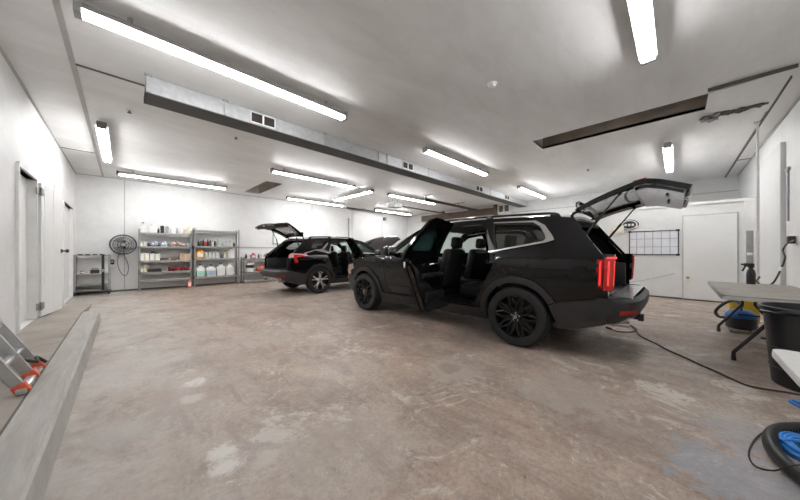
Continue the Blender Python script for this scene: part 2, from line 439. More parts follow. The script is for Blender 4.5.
# ceiling joint strips
def strip(name, lo, hi, m): b = MB(); b.b2(lo, hi); return struct(b.build(name, m, sharp=0))
strip('trim_1', (-.43, YN, ZC - .012), (-.385, YB, ZC), M['seamlight'])
strip('trim_2', (-.385, 4.88, ZC - .008), (.22, 4.915, ZC), M['seam'])
strip('trim_3', (XL, 9.0, ZC - .008), (-.43, 9.03, ZC), M['seam'])
strip('trim_4', (5.8, -1.0, ZC - .03), (XE, -.975, ZC), M['seam'])
strip('trim_5', (5.475, -.985, ZC - .04), (5.50, -.29, ZC), M['seam'])
strip('trim_6', (XL, YN, ZC - .02), (XL + .025, YB, ZC), M['seamlight'])
strip('trim_7', (XL, YB - .02, ZC - .02), (XE, YB, ZC), M['seamlight'])
strip('trim_8', (XL, YN, ZC - .02), (XE, YN + .02, ZC), M['seamlight'])
strip('trim_9', (10.25, YN, ZC - .012), (10.28, -.99, ZC), M['seam'])
strip('baseboard_back', (XL, YB - .012, 0), (XE, YB, .045), M['seam'])
strip('baseboard_right', (XR - .012, YN, 0), (XR, 4.2, .04), M['seam'])
# wall joints
for i, u in enumerate((124.5, 312, 352, 382)):
    x = onY(u, 250, YB)[0]; strip('trim_%d' % (10 + i), (x - .012, YB - .008, .04), (x + .012, YB, ZC), M['seamlight'])
x0 = onY(239, 247, YB)[0]; x1 = onY(330, 247, YB)[0]
strip('trim_14', (x0, YB - .02, 1.31), (x1, YB, 1.36), M['seamlight'])
for i, y in enumerate((2.2, 4.6, 8.4)): strip('trim_%d' % (15 + i), (XL, y - .006, W8 if y < 7 else .05), (XL + .006, y + .006, ZC), M['seamlight'])
# right partition: cap rail, recessed frame and the closed flush door
strip('trim_18', (XR - .03, YN, 2.30), (XR, 4.2, 2.37), M['trimw'])
strip('trim_19', (XE - .02, YN, 2.9), (XE, 11, 2.93), M['seamlight'])
def on_right(u, v): p = onX(u, v, XR); return p[1], p[2]
ya, za = on_right(683.5, 217); yb, zb = on_right(737, 213)
dt = (za + zb) / 2
b = MB(); b.b2((XR - .03, yb, .03), (XR, ya, dt), .004)
d = b.build('door_2', M['doorw'], sharp=0); struct(d)
b = MB(); zk = on_right(685, 277)[1]
b.lathe([(0, -.005), (.028, -.005), (.03, .01), (.012, .02), (.012, .045), (.03, .055), (.032, .075), (.02, .09), (0, .092)], 14, Matrix.Translation((XR - .03, ya - .07, zk)) @ Matrix.Rotation(-PI / 2, 4, 'Y'))
tag(b.build('door_knob', M['brass'], d), 'small brass door knob')
b = MB(); b.b2((XR - .02, ya, .02), (XR, ya + .025, dt + .03)); b.b2((XR - .02, yb - .025, .02), (XR, yb, dt + .03)); b.b2((XR - .02, yb, dt), (XR, ya, dt + .03))
b.build('door_frame', M['seamlight'], d, sharp=0)
b = MB(); b.b2((XR - .024, yb - .26, .02), (XR, yb - .10, 2.3)); struct(b.build('trim_20', M['trimw'], sharp=0))
# left doorways: frames, planked inner boards, the open leaf with hinges and black knob
b = MB()
for y in (D1[0], D1[1]): b.b2((XL - .1, y - .03, D1[2]), (XL + .025, y + .03, D1[3] + .03))
b.b2((XL - .1, D1[0], D1[3]), (XL + .025, D1[1], D1[3] + .05)); struct(b.build('trim_21', M['trimw'], sharp=0))
b = MB()
y = D1[0] + .04
while y < D1[1] - .05:
    b.b2((XL - .118, y, D1[2] + .01), (XL - .07, min(y + .235, D1[1] - .03), D1[3] + .03), .008); y += .243
d = b.build('door_3', M['doorw'], sharp=0); struct(d)
b = MB()
b.b2((XL - .1, D2[0] - .05, 0), (XL + .02, D2[0] + .03, D2[3])); b.b2((XL - .1, D2[0], D2[3]), (XL + .02, D2[1], D2[3] + .05)); b.b2((XL - .1, D2[1] - .04, 0), (XL + .01, D2[1] + .03, D2[3]))
struct(b.build('trim_22', M['trimw'], sharp=0))
b = MB(); b.b2((XL - .11, D2[0] + .02, .03), (XL - .06, D2[1] - .02, D2[3]), .005); b.b2((XL - .065, D2[0] + .7, .06), (XL - .05, D2[0] + .72, D2[3] - .05)); struct(b.build('door_4', M['doorw'], sharp=0))
ang = math.atan2(.135, .735)
leaf = thing('door_1', 'white plank door swung open flat along the left wall, hinges on its near edge', 'door', (XL + .03, 6.82, W8 + .02), 0)
struct(leaf)
T = Matrix.Rotation(-ang, 4, 'Z')
b = MB(); b.b2((-.02, .02, 0), (.02, .76, 2.03), .004); b.b2((.02, .10, .5), (.024, .105, 2.0)); b.b2((.02, .42, .02), (.023, .424, 2.0)); b.xf(T); b.build('leaf', M['doorw'], leaf, sharp=0)
for z in (.16, 1.9):
    b = MB(); b.b2((.018, .02, z - .05), (.028, .10, z + .05), .004); b.b2((.0, -.09, z - .05), (.012, 0, z + .05), .004); b.cyl((.024, .005, z - .06), (.024, .005, z + .06), .014, n=10)
    b.xf(T); b.build('hinge', M['steel'], leaf)
b = MB(); b.cyl((.02, .71, 1.0), (.075, .71, 1.0), .012, n=10); b.lathe([(0, 0), (.028, .003), (.033, .02), (.024, .036), (0, .04)], 14, Matrix.Translation((.07, .71, 1.0)) @ Matrix.Rotation(PI / 2, 4, 'Y'))
b.cyl((.018, .71, 1.0), (.028, .71, 1.0), .035, n=14); b.xf(T); b.build('door_knob', M['blackp'], leaf)
# grey board and conduits on the near wall
b = MB(); b.b2((7.45, YN, .0), (9.1, YN + .055, 2.93), .006); b.b2((9.02, YN + .055, 0), (9.1, YN + .075, 2.93)); struct(b.build('trim_23', M['greyboard'], sharp=0))
b = MB(); b.cyl((7.48, -.95, 0), (7.48, -.95, ZC), .016, n=10); b.box((7.48, -.95, ZC - .015), (.09, .09, .02)); b.box((7.48, -.95, .01), (.09, .09, .02))
struct(b.build('trim_24', M['trimw']))
# roller-door header, garage door and vent on the far wall
yv0, yv1 = 5.95, 10.4
b = MB(); b.b2((XE - .16, yv0, 2.90), (XE - .02, yv1, 3.22), .01); b.b2((XE - .2, yv0 - .1, 2.84), (XE - .02, yv0 + .05, ZC)); b.b2((XE - .16, yv0 + 1.3, 3.18), (XE - .04, yv0 + 1.42, ZC)); b.b2((XE - .16, yv0 + 2.9, 3.18), (XE - .04, yv0 + 3.0, ZC))
struct(b.build('trim_25', M['brown'], sharp=0))
b = MB()
for k in range(5): b.b2((XE - .07, yv0 + .1, .02 + k * .575), (XE - .02, yv1 - .1, .585 + k * .575), .012)
struct(b.build('door_5', M['doorw'], sharp=0))

# ------------------------------------------------------------------ ceiling services
dz = 3.112
duct = thing('air_duct', 'long galvanised rectangular air duct with dark underside crossing the ceiling', 'duct', (0, 0, 0))
b = MB(); b.b2((.2, 4.57, dz + .012), (XE - .01, 4.90, ZC - .006)); b.build('duct_side_sheet', M['duct'], duct, sharp=0)
b = MB(); b.b2((.19, 4.56, dz), (XE - .01, 4.92, dz + .012)); b.b2((.19, 4.562, dz), (.2, 4.91, dz + .07)); b.build('duct_underside', M['ductd'], duct, sharp=0)
for x in (.2, 1.02, 2.6, 3.9, 4.15, 5.6, 7.2, 9.0):
    b = MB(); b.b2((x, 4.55, dz + .02), (x + .035, 4.57, ZC - .001)); b.b2((x - .02, 4.53, ZC - .02), (x + .05, 4.57, ZC - .001)); b.build('duct_bracket', M['duct'], duct, sharp=0)
def grille(x0, x1, lab):
    g = thing('air_vent', lab, 'vent', ((x0 + x1) / 2, 4.568, dz + .115), 0, 'vents along the duct side')
    w = (x1 - x0) / 2; h = .085
    b = MB()
    for lo, hi in (((-w, -h), (w, -h + .016)), ((-w, h - .016), (w, h)), ((-w, -h), (-w + .016, h)), ((w - .016, -h), (w, h)), ((-.012, -h), (.012, h))):
        b.b2((lo[0], -.018, lo[1]), (hi[0], 0, hi[1]))
    b.build('vent_frame', M['white'], g, sharp=0)
    b = MB(); b.b2((-w + .01, -.004, -h + .01), (w - .01, -.001, h - .01))
    for k in range(7): b.box((0, -.008, -h + .025 + k * .02), (2 * w - .03, .003, .014), Matrix.Rotation(.7, 4, 'X'))
    b.build('vent_slats', M['grille'], g, sharp=0)
grille(1.36, 1.73, 'white framed twin vent on the duct side, nearest the duct end at left')
grille(4.64, 5.02, 'white framed twin vent on the duct side, second from the left end')
grille(8.0, 8.45, 'dark twin vent on the duct side right of the second vent')
grille(10.1, 10.5, 'smallest twin vent at the far right end of the duct')
p = onX(502, 209, XE)
g = thing('wall_vent', 'white wall vent with two dark openings beyond the duct end', 'vent', (XE - .002, p[1] - .15, 2.90))
b = MB(); b.b2((-.14, -.3, 0), (0, .3, .44), .01); b.build('vent_box', M['white'], g, sharp=0)
for y in (-.13, .13):
    b = MB(); b.b2((-.146, y - .09, .08), (-.139, y + .09, .36)); b.build('vent_opening', M['seam'], g, sharp=0)

def fixture(c, L, rz, lab):
    g = thing('fluorescent_light', lab, 'ceiling light', (c[0], c[1], ZC), rz, 'fluorescent strip lights on the ceiling')
    h = L / 2
    b = MB(); b.b2((-h, -.032, -.105), (h, .032, -.05), .004)
    b.prism([(-.072, -.122), (-.03, -.106), (.03, -.106), (.072, -.122), (.072, -.118), (.03, -.10), (-.03, -.10), (-.072, -.118)], lambda a, c_, d_: Vector((-h + .03 + d_, a, c_)), L - .06)
    for x_ in (-h * .75, h * .75): b.cyl((x_, 0, -.06), (x_, 0, -.001), .02, n=8)
    b.build('housing', M['fix'], g, sharp=0)
    for s in (-1, 1):
        b = MB(); b.cyl((-h + .045, s * .034, -.138), (h - .045, s * .034, -.138), .017, n=10); b.build('tube', M['tube'], g)
        b = MB(); b.b2((s * (h - .045), -.06, -.158), (s * (h + .004), .06, -.05), .006); b.build('end_socket', M['fixd'] if c[1] > 6 else M['fix'], g, sharp=0)
    return g
fixture((1.06, 3.59), 2.70, 0, 'longest looking fluorescent strip at upper left, between camera and duct')
fixture((2.74, .215), 2.44, 0, 'fluorescent strip cut by the top edge of the picture, right of centre')
fixture((5.57, 3.59), 2.55, 0, 'second fluorescent strip along the near side of the duct, right of the longest one')
fixture((10.1, 3.56), 2.4, 0, 'farthest strip along the near side of the duct, just left of the raised liftgate')
fixture((8.62, .13), 2.4, 0, 'fluorescent strip above the raised liftgate, in front of the white partition')
fixture((-.247, 7.85), 2.5, PI / 2, 'fluorescent strip running along the left wall side of the ceiling')
fixture((1.13, 10.35), 2.5, 0, 'fluorescent strip close to the back wall above the fan and shelves')
fixture((3.92, 7.25), 2.55, 0, 'fluorescent strip under the left half of the duct, above the far SUV')
fixture((5.7, 10.55), 2.55, 0, 'fluorescent strip near the back wall right of the square ceiling hole')
fixture((5.96, 8.45), 2.4, PI / 2, 'crosswise fluorescent strip joining the two strips over the far SUV')
fixture((8.08, 7.33), 2.7, 0, 'fluorescent strip behind the duct above the near SUV hood')
fixture((10.0, 10.45), 2.6, 0, 'farthest fluorescent strip, low by the back wall beside the door opener')

q = onZ(492, 84, ZC)
g = thing('smoke_detector', 'round white smoke detector on the ceiling right of centre', 'smoke detector', q)
b = MB(); b.lathe([(0, -.048), (.03, -.048), (.042, -.042), (.05, -.02), (.062, -.018), (.065, -.001), (0, -.001)], 24); b.build('detector_body', M['white'], g)
b = MB(); b.lathe([(0, -.054), (.018, -.053), (.02, -.047), (0, -.047)], 12); b.build('sensor_cap', M['white'], g)
for u, v, lab in ((588, 169, 'small ceiling sprinkler head left of the raised liftgate light'), (236, 136.5, 'small dark ceiling fitting just below the duct vent'), (129.5, 110, 'small dark ceiling knob left of the duct end'), (360, 187, 'small ceiling sprinkler head among the strips over the far SUV')):
    q = onZ(u, v, ZC)
    g = thing('sprinkler_head', lab, 'ceiling fitting', q, 0, 'small ceiling fittings')
    b = MB(); b.lathe([(0, -.012), (.035, -.012), (.04, -.001), (0, -.001)], 14); b.build('base', M['trimw'], g)
    b = MB(); b.cyl((0, 0, -.012), (0, 0, -.04), .012, n=8); b.cyl((0, 0, -.04), (0, 0, -.046), .028, n=10); b.build('nozzle', M['seam'], g)
# door opener with rails under the far ceiling
q = onZ(402, 203, 3.15)
g = thing('garage_door_opener', 'grey garage door opener box with long rail hung below the far ceiling', 'door opener', (q[0], 8.3, ZC))
b = MB(); b.b2((-.25, -.18, -.34), (.25, .18, -.14), .02); b.build('motor_box', M['grey'], g)
b = MB(); b.b2((.2, -.03, -.26), (XE - q[0] - .2, .03, -.21)); b.build('rail', M['ductd'], g, sharp=0)
b = MB(); b.cyl((-.15, 0, -.15), (-.15, 0, -.001), .012, n=8); b.cyl((.15, 0, -.15), (.15, 0, -.001), .012, n=8); b.build('hanger', M['steel'], g)
q = onZ(425, 199, ZC - .14); x1 = XE - .2
g = thing('door_track', 'dark steel overhead door track hung under the duct above the near SUV', 'door track', (q[0], q[1], ZC))
b = MB(); b.b2((0, -.035, -.2), (x1 - q[0], .035, -.11)); b.build('track_rail', M['ductd'], g, sharp=0)
for x in (.05, (x1 - q[0]) * .6):
    b = MB(); b.b2((x - .02, -.015, -.12), (x + .02, .015, -.001)); b.b2((x - .02, -.3, -.03), (x + .02, .3, -.004)); b.build('hanger', M['steel'], g, sharp=0)
g = thing('door_track', 'second dark overhead door track near the back wall by the opener box', 'door track', (7.6, 11.2, ZC))
b = MB(); b.b2((0, -.03, -.1), (x1 - 7.6, .03, -.03)); b.build('track_rail', M['ductd'], g, sharp=0)
b = MB(); b.b2((1.0, -.02, -.04), (1.05, .02, -.001)); b.b2((3.5, -.02, -.04), (3.55, .02, -.001)); b.build('hanger', M['steel'], g, sharp=0)
# ------------------------------------------------------------------ cars
# own axes: x forward from the rear axle, y to the left, z up
ZE = interp([(-.70, 1.535), (-.55, 1.578), (-.25, 1.615), (.2, 1.635), (.9, 1.645), (1.35, 1.63), (1.72, 1.572), (2.05, 1.375), (2.40, 1.125), (2.8, 1.085), (3.2, 1.035), (3.5, .985), (3.75, .93), (3.95, .86)])
def Wd(l, z):
    w = .975
    if l > 2.9: w -= .10 * ((l - 2.9) / 1.0) ** 2
    if l < -.35: w -= .075 * ((-.35 - l) / .75) ** 2
    if z < .55: w -= .05 * ((.55 - z) / .3) ** 1.6
    if z > 1.08: w -= .05 * (z - 1.08) + .255 * ((z - 1.08) / .55) ** 1.35
    if z < 1.0: w -= .050 * ((1.0 - z) / .5) ** 1.7
    # soft waist crease
    w += .016 * math.exp(-((z - 1.03) / .045) ** 2)
    return w
def side(sg, off0=0.0):
    return lambda a, c, o: Vector((a, sg * (Wd(a, c) + off0 - o), c))
def arc(cx, cz, r, a0, a1, n=14):
    return [(cx + r * math.cos(R(a0 + (a1 - a0) * k / n)), cz + r * math.sin(R(a0 + (a1 - a0) * k / n))) for k in range(n + 1)]
def rake_of(v, amt):
    return amt * min(1, max(0, (v.z - 1.0) / .5)) * min(1, max(0, (.45 - v.x) / .9))
def roundpoly(p, r=.03, n=4):
    out = []; N = len(p)
    for i in range(N):
        a = Vector(p[i - 1]); b = Vector(p[i]); c = Vector(p[(i + 1) % N])
        d1 = (a - b); d2 = (c - b); k = min(r, d1.length * .45, d2.length * .45)
        s = b + d1.normalized() * k; e = b + d2.normalized() * k
        for j in range(n + 1):
            t = j / n; q = s * (1 - t) ** 2 + b * 2 * t * (1 - t) + e * t * t; out.append((q.x, q.y))
    return out
def inset(p, d):
    out = []; N = len(p); A = sum(p[i][0] * p[(i + 1) % N][1] - p[(i + 1) % N][0] * p[i][1] for i in range(N))
    sg = 1 if A > 0 else -1
    for i in range(N):
        a = Vector(p[i - 1]); b = Vector(p[i]); c = Vector(p[(i + 1) % N])
        n1 = Vector((-(b - a).y, (b - a).x)).normalized() * sg; n2 = Vector((-(c - b).y, (c - b).x)).normalized() * sg
        n = (n1 + n2); n = n / max(.5, n.length_squared / 2) if n.length > 1e-6 else n1
        out.append((b.x + n.x * d, b.y + n.y * d))
    return out
FRONT = 3.04; WR = .37
FD = roundpoly([(1.27, .43), (2.30, .43), (2.44, .70), (2.44, 1.03), (2.36, 1.11), (1.93, 1.41), (1.73, 1.515), (1.27, 1.56)], .05)
RD = roundpoly([(1.20, .43), (.62, .43), (.50, .60), (.36, .88), (.25, 1.04), (.245, 1.17), (.40, 1.38), (.50, 1.545), (.60, 1.57), (1.20, 1.565)], .05)
QW = roundpoly([(.385, 1.555), (-.15, 1.532), (-.29, 1.44), (-.36, 1.315), (.265, 1.19)], .05)
FW = roundpoly([(1.36, 1.165), (2.20, 1.145), (1.92, 1.345), (1.72, 1.455), (1.36, 1.50)], .03)
RW = roundpoly([(1.12, 1.175), (.36, 1.20), (.47, 1.36), (.57, 1.505), (1.12, 1.51)], .04)
RDO = roundpoly([(1.20, .36), (.53, .36), (.47, .56), (.36, .84), (.25, 1.04), (.245, 1.17), (.41, 1.42), (.52, 1.60), (.60, 1.635), (1.20, 1.60)], .05)

def make_suv(name, label, loc, rz, near, k, kz, rim, quirk):
    """near = +1 when the left side faces the room's open corner; k, kz stretch the body shell"""
    root = thing(name, label, 'car', loc, rz, None)
    K = Matrix.Diagonal((k, .985 if k < 1 else 1, kz, 1))
    def part(mb, nm, m, parent=root, sharp=35, rc=True, lab=None):
        mb.xf(K)
        if quirk.get('rake'):
            for v in mb.bm.verts: v.co.x += rake_of(v.co, quirk['rake'])
        o = mb.build(nm, m, parent, sharp, rc)
        if lab: o['label'] = lab
        return o
    # --- body shell: both sides, roof, pillars, cowl, floor pan
    b = MB()
    front = [(3.58, .70), (3.62, .80), (3.58, .915)]
    top = [(l, ZE(l)) for l in (3.58, 3.4, 3.2, 3.0, 2.8, 2.6, 2.40, 2.3, 2.2, 2.1, 2.0, 1.9, 1.8, 1.72, 1.6, 1.4, 1.2, 1.0, .8, .6, .4, .2, 0, -.2, -.35, -.48, -.58)]
    top[0] = (3.56, ZE(3.56))
    rear = [(-.67, 1.44), (-.78, 1.28), (-.875, 1.15), (-.91, .95), (-.93, .64)]
    arR = arc(0, WR, .44, 141, 0, 18); arF = arc(FRONT, WR, .44, 180, 37, 18)
    outl = rear + [(-.36, .60)] + [p for p in arR if p[1] > .34] + [(.46, .27), (2.58, .27)] + [p for p in arF if p[1] > .34] + [(3.42, .66)] + front + top[1:]
    o2 = []
    for p in outl:
        if not o2 or (abs(p[0] - o2[-1][0]) + abs(p[1] - o2[-1][1])) > .004: o2.append(p)
    for sg in (1, -1):
        b.panel(o2, [FD, RD, QW], side(sg), .035, .08)
    # roof
    def roof(s, t_, o):
        l = -.58 + (1.72 + .58) * t_ + .10 * t_ * (1 - (2 * s - 1) ** 2) * t_
        q = 2 * s - 1; le = min(l, 1.72)
        return Vector((l, q * Wd(le, ZE(le)), ZE(le) + .05 * (1 - abs(q) ** 2.6) - o - (.03 * max(0, l - 1.72) / .1)))
    b.patch(roof, 20, 22, .03)
    # cowl and windscreen header corners, rear jambs, spoiler support
    for sg in (1, -1):
        def jamb(s, t_, o):
            z = .64 + (1.50 - .64) * t_; l = jl(z)
            return Vector((l + .02 + .02 * s, sg * (Wd(l, z) - .005 - .13 * s), z))
        b.patch(jamb, 3, 10, .0)
    part(b, 'body', M['paint1'])
    # underbody and interior tub
    b = MB(); b.b2((-.55, -.78, .27), (3.5, .78, .36), .03); b.b2((-.92, -.70, .40), (-.5, .70, .50), .03); b.b2((.45, -.86, .30), (2.5, .86, .40), .03)
    part(b, 'underbody', M['plastic'])
    b = MB(); b.b2((.30, -.84, .40), (2.45, .84, .43)); b.b2((-.98, -.70, .66), (.35, .70, .70), .01)
    for sg in (1, -1):
        b.b2((-.90, sg * .70, .62), (.28, sg * .74, 1.02), .02)
        b.panel([(-.55, 1.0), (-.80, 1.0), (-.62, 1.36), (-.45, 1.50), (-.30, 1.5), (-.42, 1.3)], [], side(sg, -.045), .02, 0)
    b.b2((2.38, -.86, .42), (2.44, .86, 1.05))
    part(b, 'cabin_trim', M['interior'])
    for sg in (1, -1):
        b = MB()
        b.panel([(1.22, .95), (1.30, .95), (1.275, 1.53), (1.205, 1.53)], [], side(sg, -.04), .025, .1)
        b.panel([(.26, 1.16), (.36, 1.16), (.50, 1.50), (.44, 1.53)], [], side(sg, -.04), .025, .1)
        part(b, 'pillar_trim', M['headliner'], lab='pale grey pillar trim')
    b = MB()
    b.patch(lambda s, t_, o: roof(s * .94 + .03, t_ * .97, .04 + o), 10, 12, .012)
    part(b, 'headliner', M['headliner'])
    # dashboard + steering wheel
    b = MB(); b.b2((1.95, -.80, .72), (2.38, .80, 1.06), .08); b.b2((1.98, .12, 1.0), (2.2, .62, 1.12), .05)
    db = part(b, 'dashboard', M['interior'])
    b = MB(); pts = [Vector((1.80 - .06 * math.sin(a), .37 + .185 * math.cos(a), .98 + .175 * math.sin(a))) for a in [2 * PI * i / 20 for i in range(20)]]
    b.tube(pts, .016, 8, closed=True); b.cyl((1.8, .37, .98), (1.97, .37, .93), .04); b.box((1.80, .37, .98), (.03, .34, .05), None, .01); part(b, 'steering_wheel', M['interior'], db)
    b = MB(); b.b2((1.0, -.14, .42), (2.05, .14, .68), .04); part(b, 'centre_console', M['interior'])
    # seats
    def seat(nm, x, y, w, tilt=.22, cush=True):
        b = MB()
        b.box((x + .22, y, .56), (.54, w, .20), Matrix.Rotation(-.08, 4, 'Y'), .06, seg=3)
        b.box((x - .10, y, .90), (.17, w, .66), Matrix.Rotation(-tilt, 4, 'Y'), .07, seg=3)
        b.b2((x, y - w * .4, .42), (x + .42, y + w * .4, .50))
        s_ = part(b, nm, M['seat'])
        n = 1 if w < .7 else 2
        for i in range(n):
            yy = y if n == 1 else y + (i - .5) * w * .55
            h_ = MB(); h_.box((x - .205, yy, 1.33), (.10, .27, .19), Matrix.Rotation(-.12, 4, 'Y'), .045, seg=3)
            for q in (-.06, .06): h_.cyl((x - .19, yy + q, 1.18), (x - .2, yy + q, 1.28), .008, n=6)
            part(h_, 'headrest', M['seat'], s_)
        return s_
    for y in (.40, -.40): seat('front_seat', 1.42, y, .52)
    seat('rear_seat', .52, 0, 1.30, .28)
    # --- doors
    def door(nm, poly, win, sg, hinge_x, opened):
        if nm == 'rear_door' and opened: poly = RDO
        T = Matrix.Identity(4)
        if opened:
            T = Matrix.Translation((hinge_x, sg * (Wd(hinge_x, .9) - .02), 0)) @ Matrix.Rotation(-sg * R(opened), 4, 'Z') @ Matrix.Translation((-hinge_x, -sg * (Wd(hinge_x, .9) - .02), 0))
        P = inset(poly, .006)
        b = MB(); b.panel(P, [win], side(sg), .045, .08)
        if opened:
            low = [p for p in inset(P, .012) if p[1] < 1.12]; b.panel([(min(p[0], 1.15), p[1]) for p in low], [], lambda a, c, o: Vector((a, sg * (Wd(a, c) - .03 - o), c)), .09, .08)
        d_ = part(b.xf(T), nm, M['paint1'])
        # lower cladding on the outside
        xs = [p[0] for p in P]; lo = max(min(p[0] for p in P if p[1] < .55), 0)
        cl = [(max(lo, .60), .445), (max(xs) - .03 if nm == 'rear_door' else 2.28, .445), (max(xs) - .03 if nm == 'rear_door' else 2.36, .56), (max(lo, .60) - .06, .56)]
        b = MB(); b.panel(cl, [], side(sg, .012), .014, .1); part(b.xf(T), 'door_cladding', M['plastic'], d_)
        b = MB(); b.panel(inset(win, -.012), [], side(sg, -.012), .006, .1); part(b.xf(T), 'window_glass', M['glass'] if nm == 'front_door' else M['privacy'] if opened else M['tint'], d_)
        fr = inset(win, -.022)
        b = MB(); b.panel(fr, [win], side(sg, .004), .008, .1); part(b.xf(T), 'window_frame', M['gloss'], d_)
        # inner trim with armrest, handle and pocket
        tr = inset([p for p in poly if p[1] < 1.10], .035)
        tr = [(min(p[0], max(xs) - .04), min(p[1], 1.13)) for p in tr]
        b = MB(); b.panel(tr, [], lambda a, c, o: Vector((a, sg * (Wd(a, c) - (.11 if opened else .05) - .03 * math.exp(-((c - .95) / .12) ** 2) - o), c)), .025, .08)
        it = part(b.xf(T), 'inner_trim', M['interior'], d_)
        cx = (min(xs) + max(xs)) / 2
        kk = .07 if opened else 0
        b = MB(); b.box((cx, sg * (Wd(cx, .85) - .12 - kk), .86), (.56, .06, .07), None, .025, seg=3); b.box((cx + .05, sg * (Wd(cx, .6) - .10 - kk), .57), (.50, .05, .13), None, .02)
        part(b.xf(T), 'armrest', M['interior'], d_)
        b = MB(); b.tube([(cx + .22, sg * (Wd(cx, .95) - kk - .09), 1.0), (cx + .15, sg * (Wd(cx, .95) - kk - .125), 1.01), (cx + .05, sg * (Wd(cx, .95) - kk - .125), 1.01), (cx - .02, sg * (Wd(cx, .95) - kk - .09), 1.0)], .012, 8, smooth=4)
        part(b.xf(T), 'inner_handle', M['chrome'], d_)
        hx = min(xs) + .16 if nm == 'rear_door' else 1.42
        hz = 1.03
        b = MB(); y0 = Wd(hx, hz)
        b.tube([(hx - .10, sg * (y0 + .002), hz), (hx - .07, sg * (y0 + .035), hz), (hx + .08, sg * (y0 + .035), hz + .004), (hx + .11, sg * (y0 + .002), hz + .004)], .014, 8, smooth=4)
        part(b.xf(T), 'door_handle', M['gloss'], d_)
        if opened:
            b = MB(); lx = .275
            b.b2((lx - .03, sg * (Wd(.3, 1.0) - .085), .97), (lx + .02, sg * (Wd(.3, 1.0) - .055), 1.05), .006); part(b.xf(T), 'latch', M['chrome'], d_)
        return d_
    for sg in (1, -1):
        door('front_door', FD, FW, sg, 2.43, 0)
        door('rear_door', RD, RW, sg, 1.20, quirk['door'] if sg == near else 0)
    # --- side glass and bright trim
    for sg in (1, -1):
        b = MB(); b.panel(inset(QW, -.01), [], side(sg, -.015), .006, .1); part(b, 'quarter_window', M['tint'])
        b = MB(); b.panel(inset(QW, -.012), [inset(QW, .014)], side(sg, .006), .012, .1); part(b, 'quarter_window_seal', M['gloss'])
        # bright blade round the rear of the glass
        ch = [(.36, 1.165), (-.385, 1.30), (-.395, 1.33), (-.30, 1.46), (-.17, 1.555), (.39, 1.578), (.39, 1.562), (-.15, 1.538), (-.24, 1.46), (-.345, 1.325), (-.33, 1.312), (.36, 1.182)]
        if quirk['chrome']:
            b = MB(); b.panel([(.36, 1.165), (-.33, 1.285), (-.42, 1.315), (-.40, 1.36), (-.29, 1.50), (-.17, 1.57), (.39, 1.588), (.39, 1.572), (-.14, 1.548), (-.235, 1.49), (-.31, 1.38), (-.325, 1.33), (-.30, 1.305), (.36, 1.182)], [], side(sg, .012), .012, .06)
            part(b, 'window_surround', M['chrome'], lab='satin chrome blade round the quarter window')
        else:
            b = MB(); b.panel([(.36, 1.155), (-.20, 1.255), (-.55, 1.16), (-.55, 1.185), (-.20, 1.285), (.05, 1.30), (.30, 1.50), (.33, 1.47), (.10, 1.275), (.36, 1.19)], [], side(sg, .010), .010, .06)
            part(b, 'window_surround', M['chrome'], lab='bright line rising along the quarter window')
        b = MB()
        b.panel([p for p in arc(0, WR, .50, 152, -14, 20)] + [p for p in arc(0, WR, .425, -14, 152, 20)], [], side(sg, .022), .05, 0); part(b, 'fender_flare', M['plastic'])
        b = MB()
        b.panel([p for p in arc(FRONT, WR, .50, 196, 30, 20)] + [p for p in arc(FRONT, WR, .425, 30, 196, 20)], [], side(sg, .022), .05, 0); part(b, 'fender_flare', M['plastic'])
        b = MB(); b.panel([(.46, .245), (2.58, .245), (2.56, .40), (.49, .40)], [], side(sg, .018), .06, .1); part(b, 'sill_cladding', M['plastic'])
        # roof rail
        def rr_(l): e = min(l, 1.70); return Vector((l, sg * (Wd(e, ZE(e)) * .93), ZE(e) + .028))
        b = MB(); L_ = [-.42, -.36, -.1, .3, .7, 1.1, 1.38, 1.46]; pts = [rr_(l) for l in L_]; pts[0].z -= .04; pts[-1].z -= .04
        b.tube([p + Vector((0, 0, .012)) for p in pts], .016, 8, smooth=4)
        for l in (-.36, .5, 1.38): q = rr_(l); b.box((q.x, q.y, q.z - .012), (.10, .03, .05), None, .008)
        part(b, 'roof_rail', M['gloss'])
        # mirror
        b = MB(); y0 = Wd(2.15, 1.12)
        b.box((2.13, sg * (y0 + .14), 1.19), (.13, .23, .16), Matrix.Rotation(sg * .12, 4, 'Z'), .05, seg=3); b.tube([(2.16, sg * (y0 - .02), 1.12), (2.15, sg * (y0 + .08), 1.13)], .025, 8)
        mr = part(b, 'wing_mirror', M['paint1'])
        b = MB(); b.box((2.062, sg * (y0 + .14), 1.19), (.006, .19, .12), Matrix.Rotation(sg * .12, 4, 'Z'), .002); part(b, 'mirror_glass', M['chrome'], mr)
    # --- hood
    def hoodf(s, t_, o):
        q = 2 * s - 1
        l0 = 2.40 + .14 * (1 - q * q); l1 = 3.90 - .33 * abs(q) ** 2.6
        l = l0 + (l1 - l0) * t_; e = min(l, 3.56)
        z = ZE(l if abs(q) < .6 else l) + .055 * (1 - abs(q) ** 3) * (1 - .35 * t_) - .0 * q
        z -= .05 * max(0, t_ - .85) / .15
        return Vector((l, q * (Wd(l, ZE(min(l, 3.6))) - .015), z + .004 - o))
    b = MB(); b.patch(hoodf, 18, 18, .035)
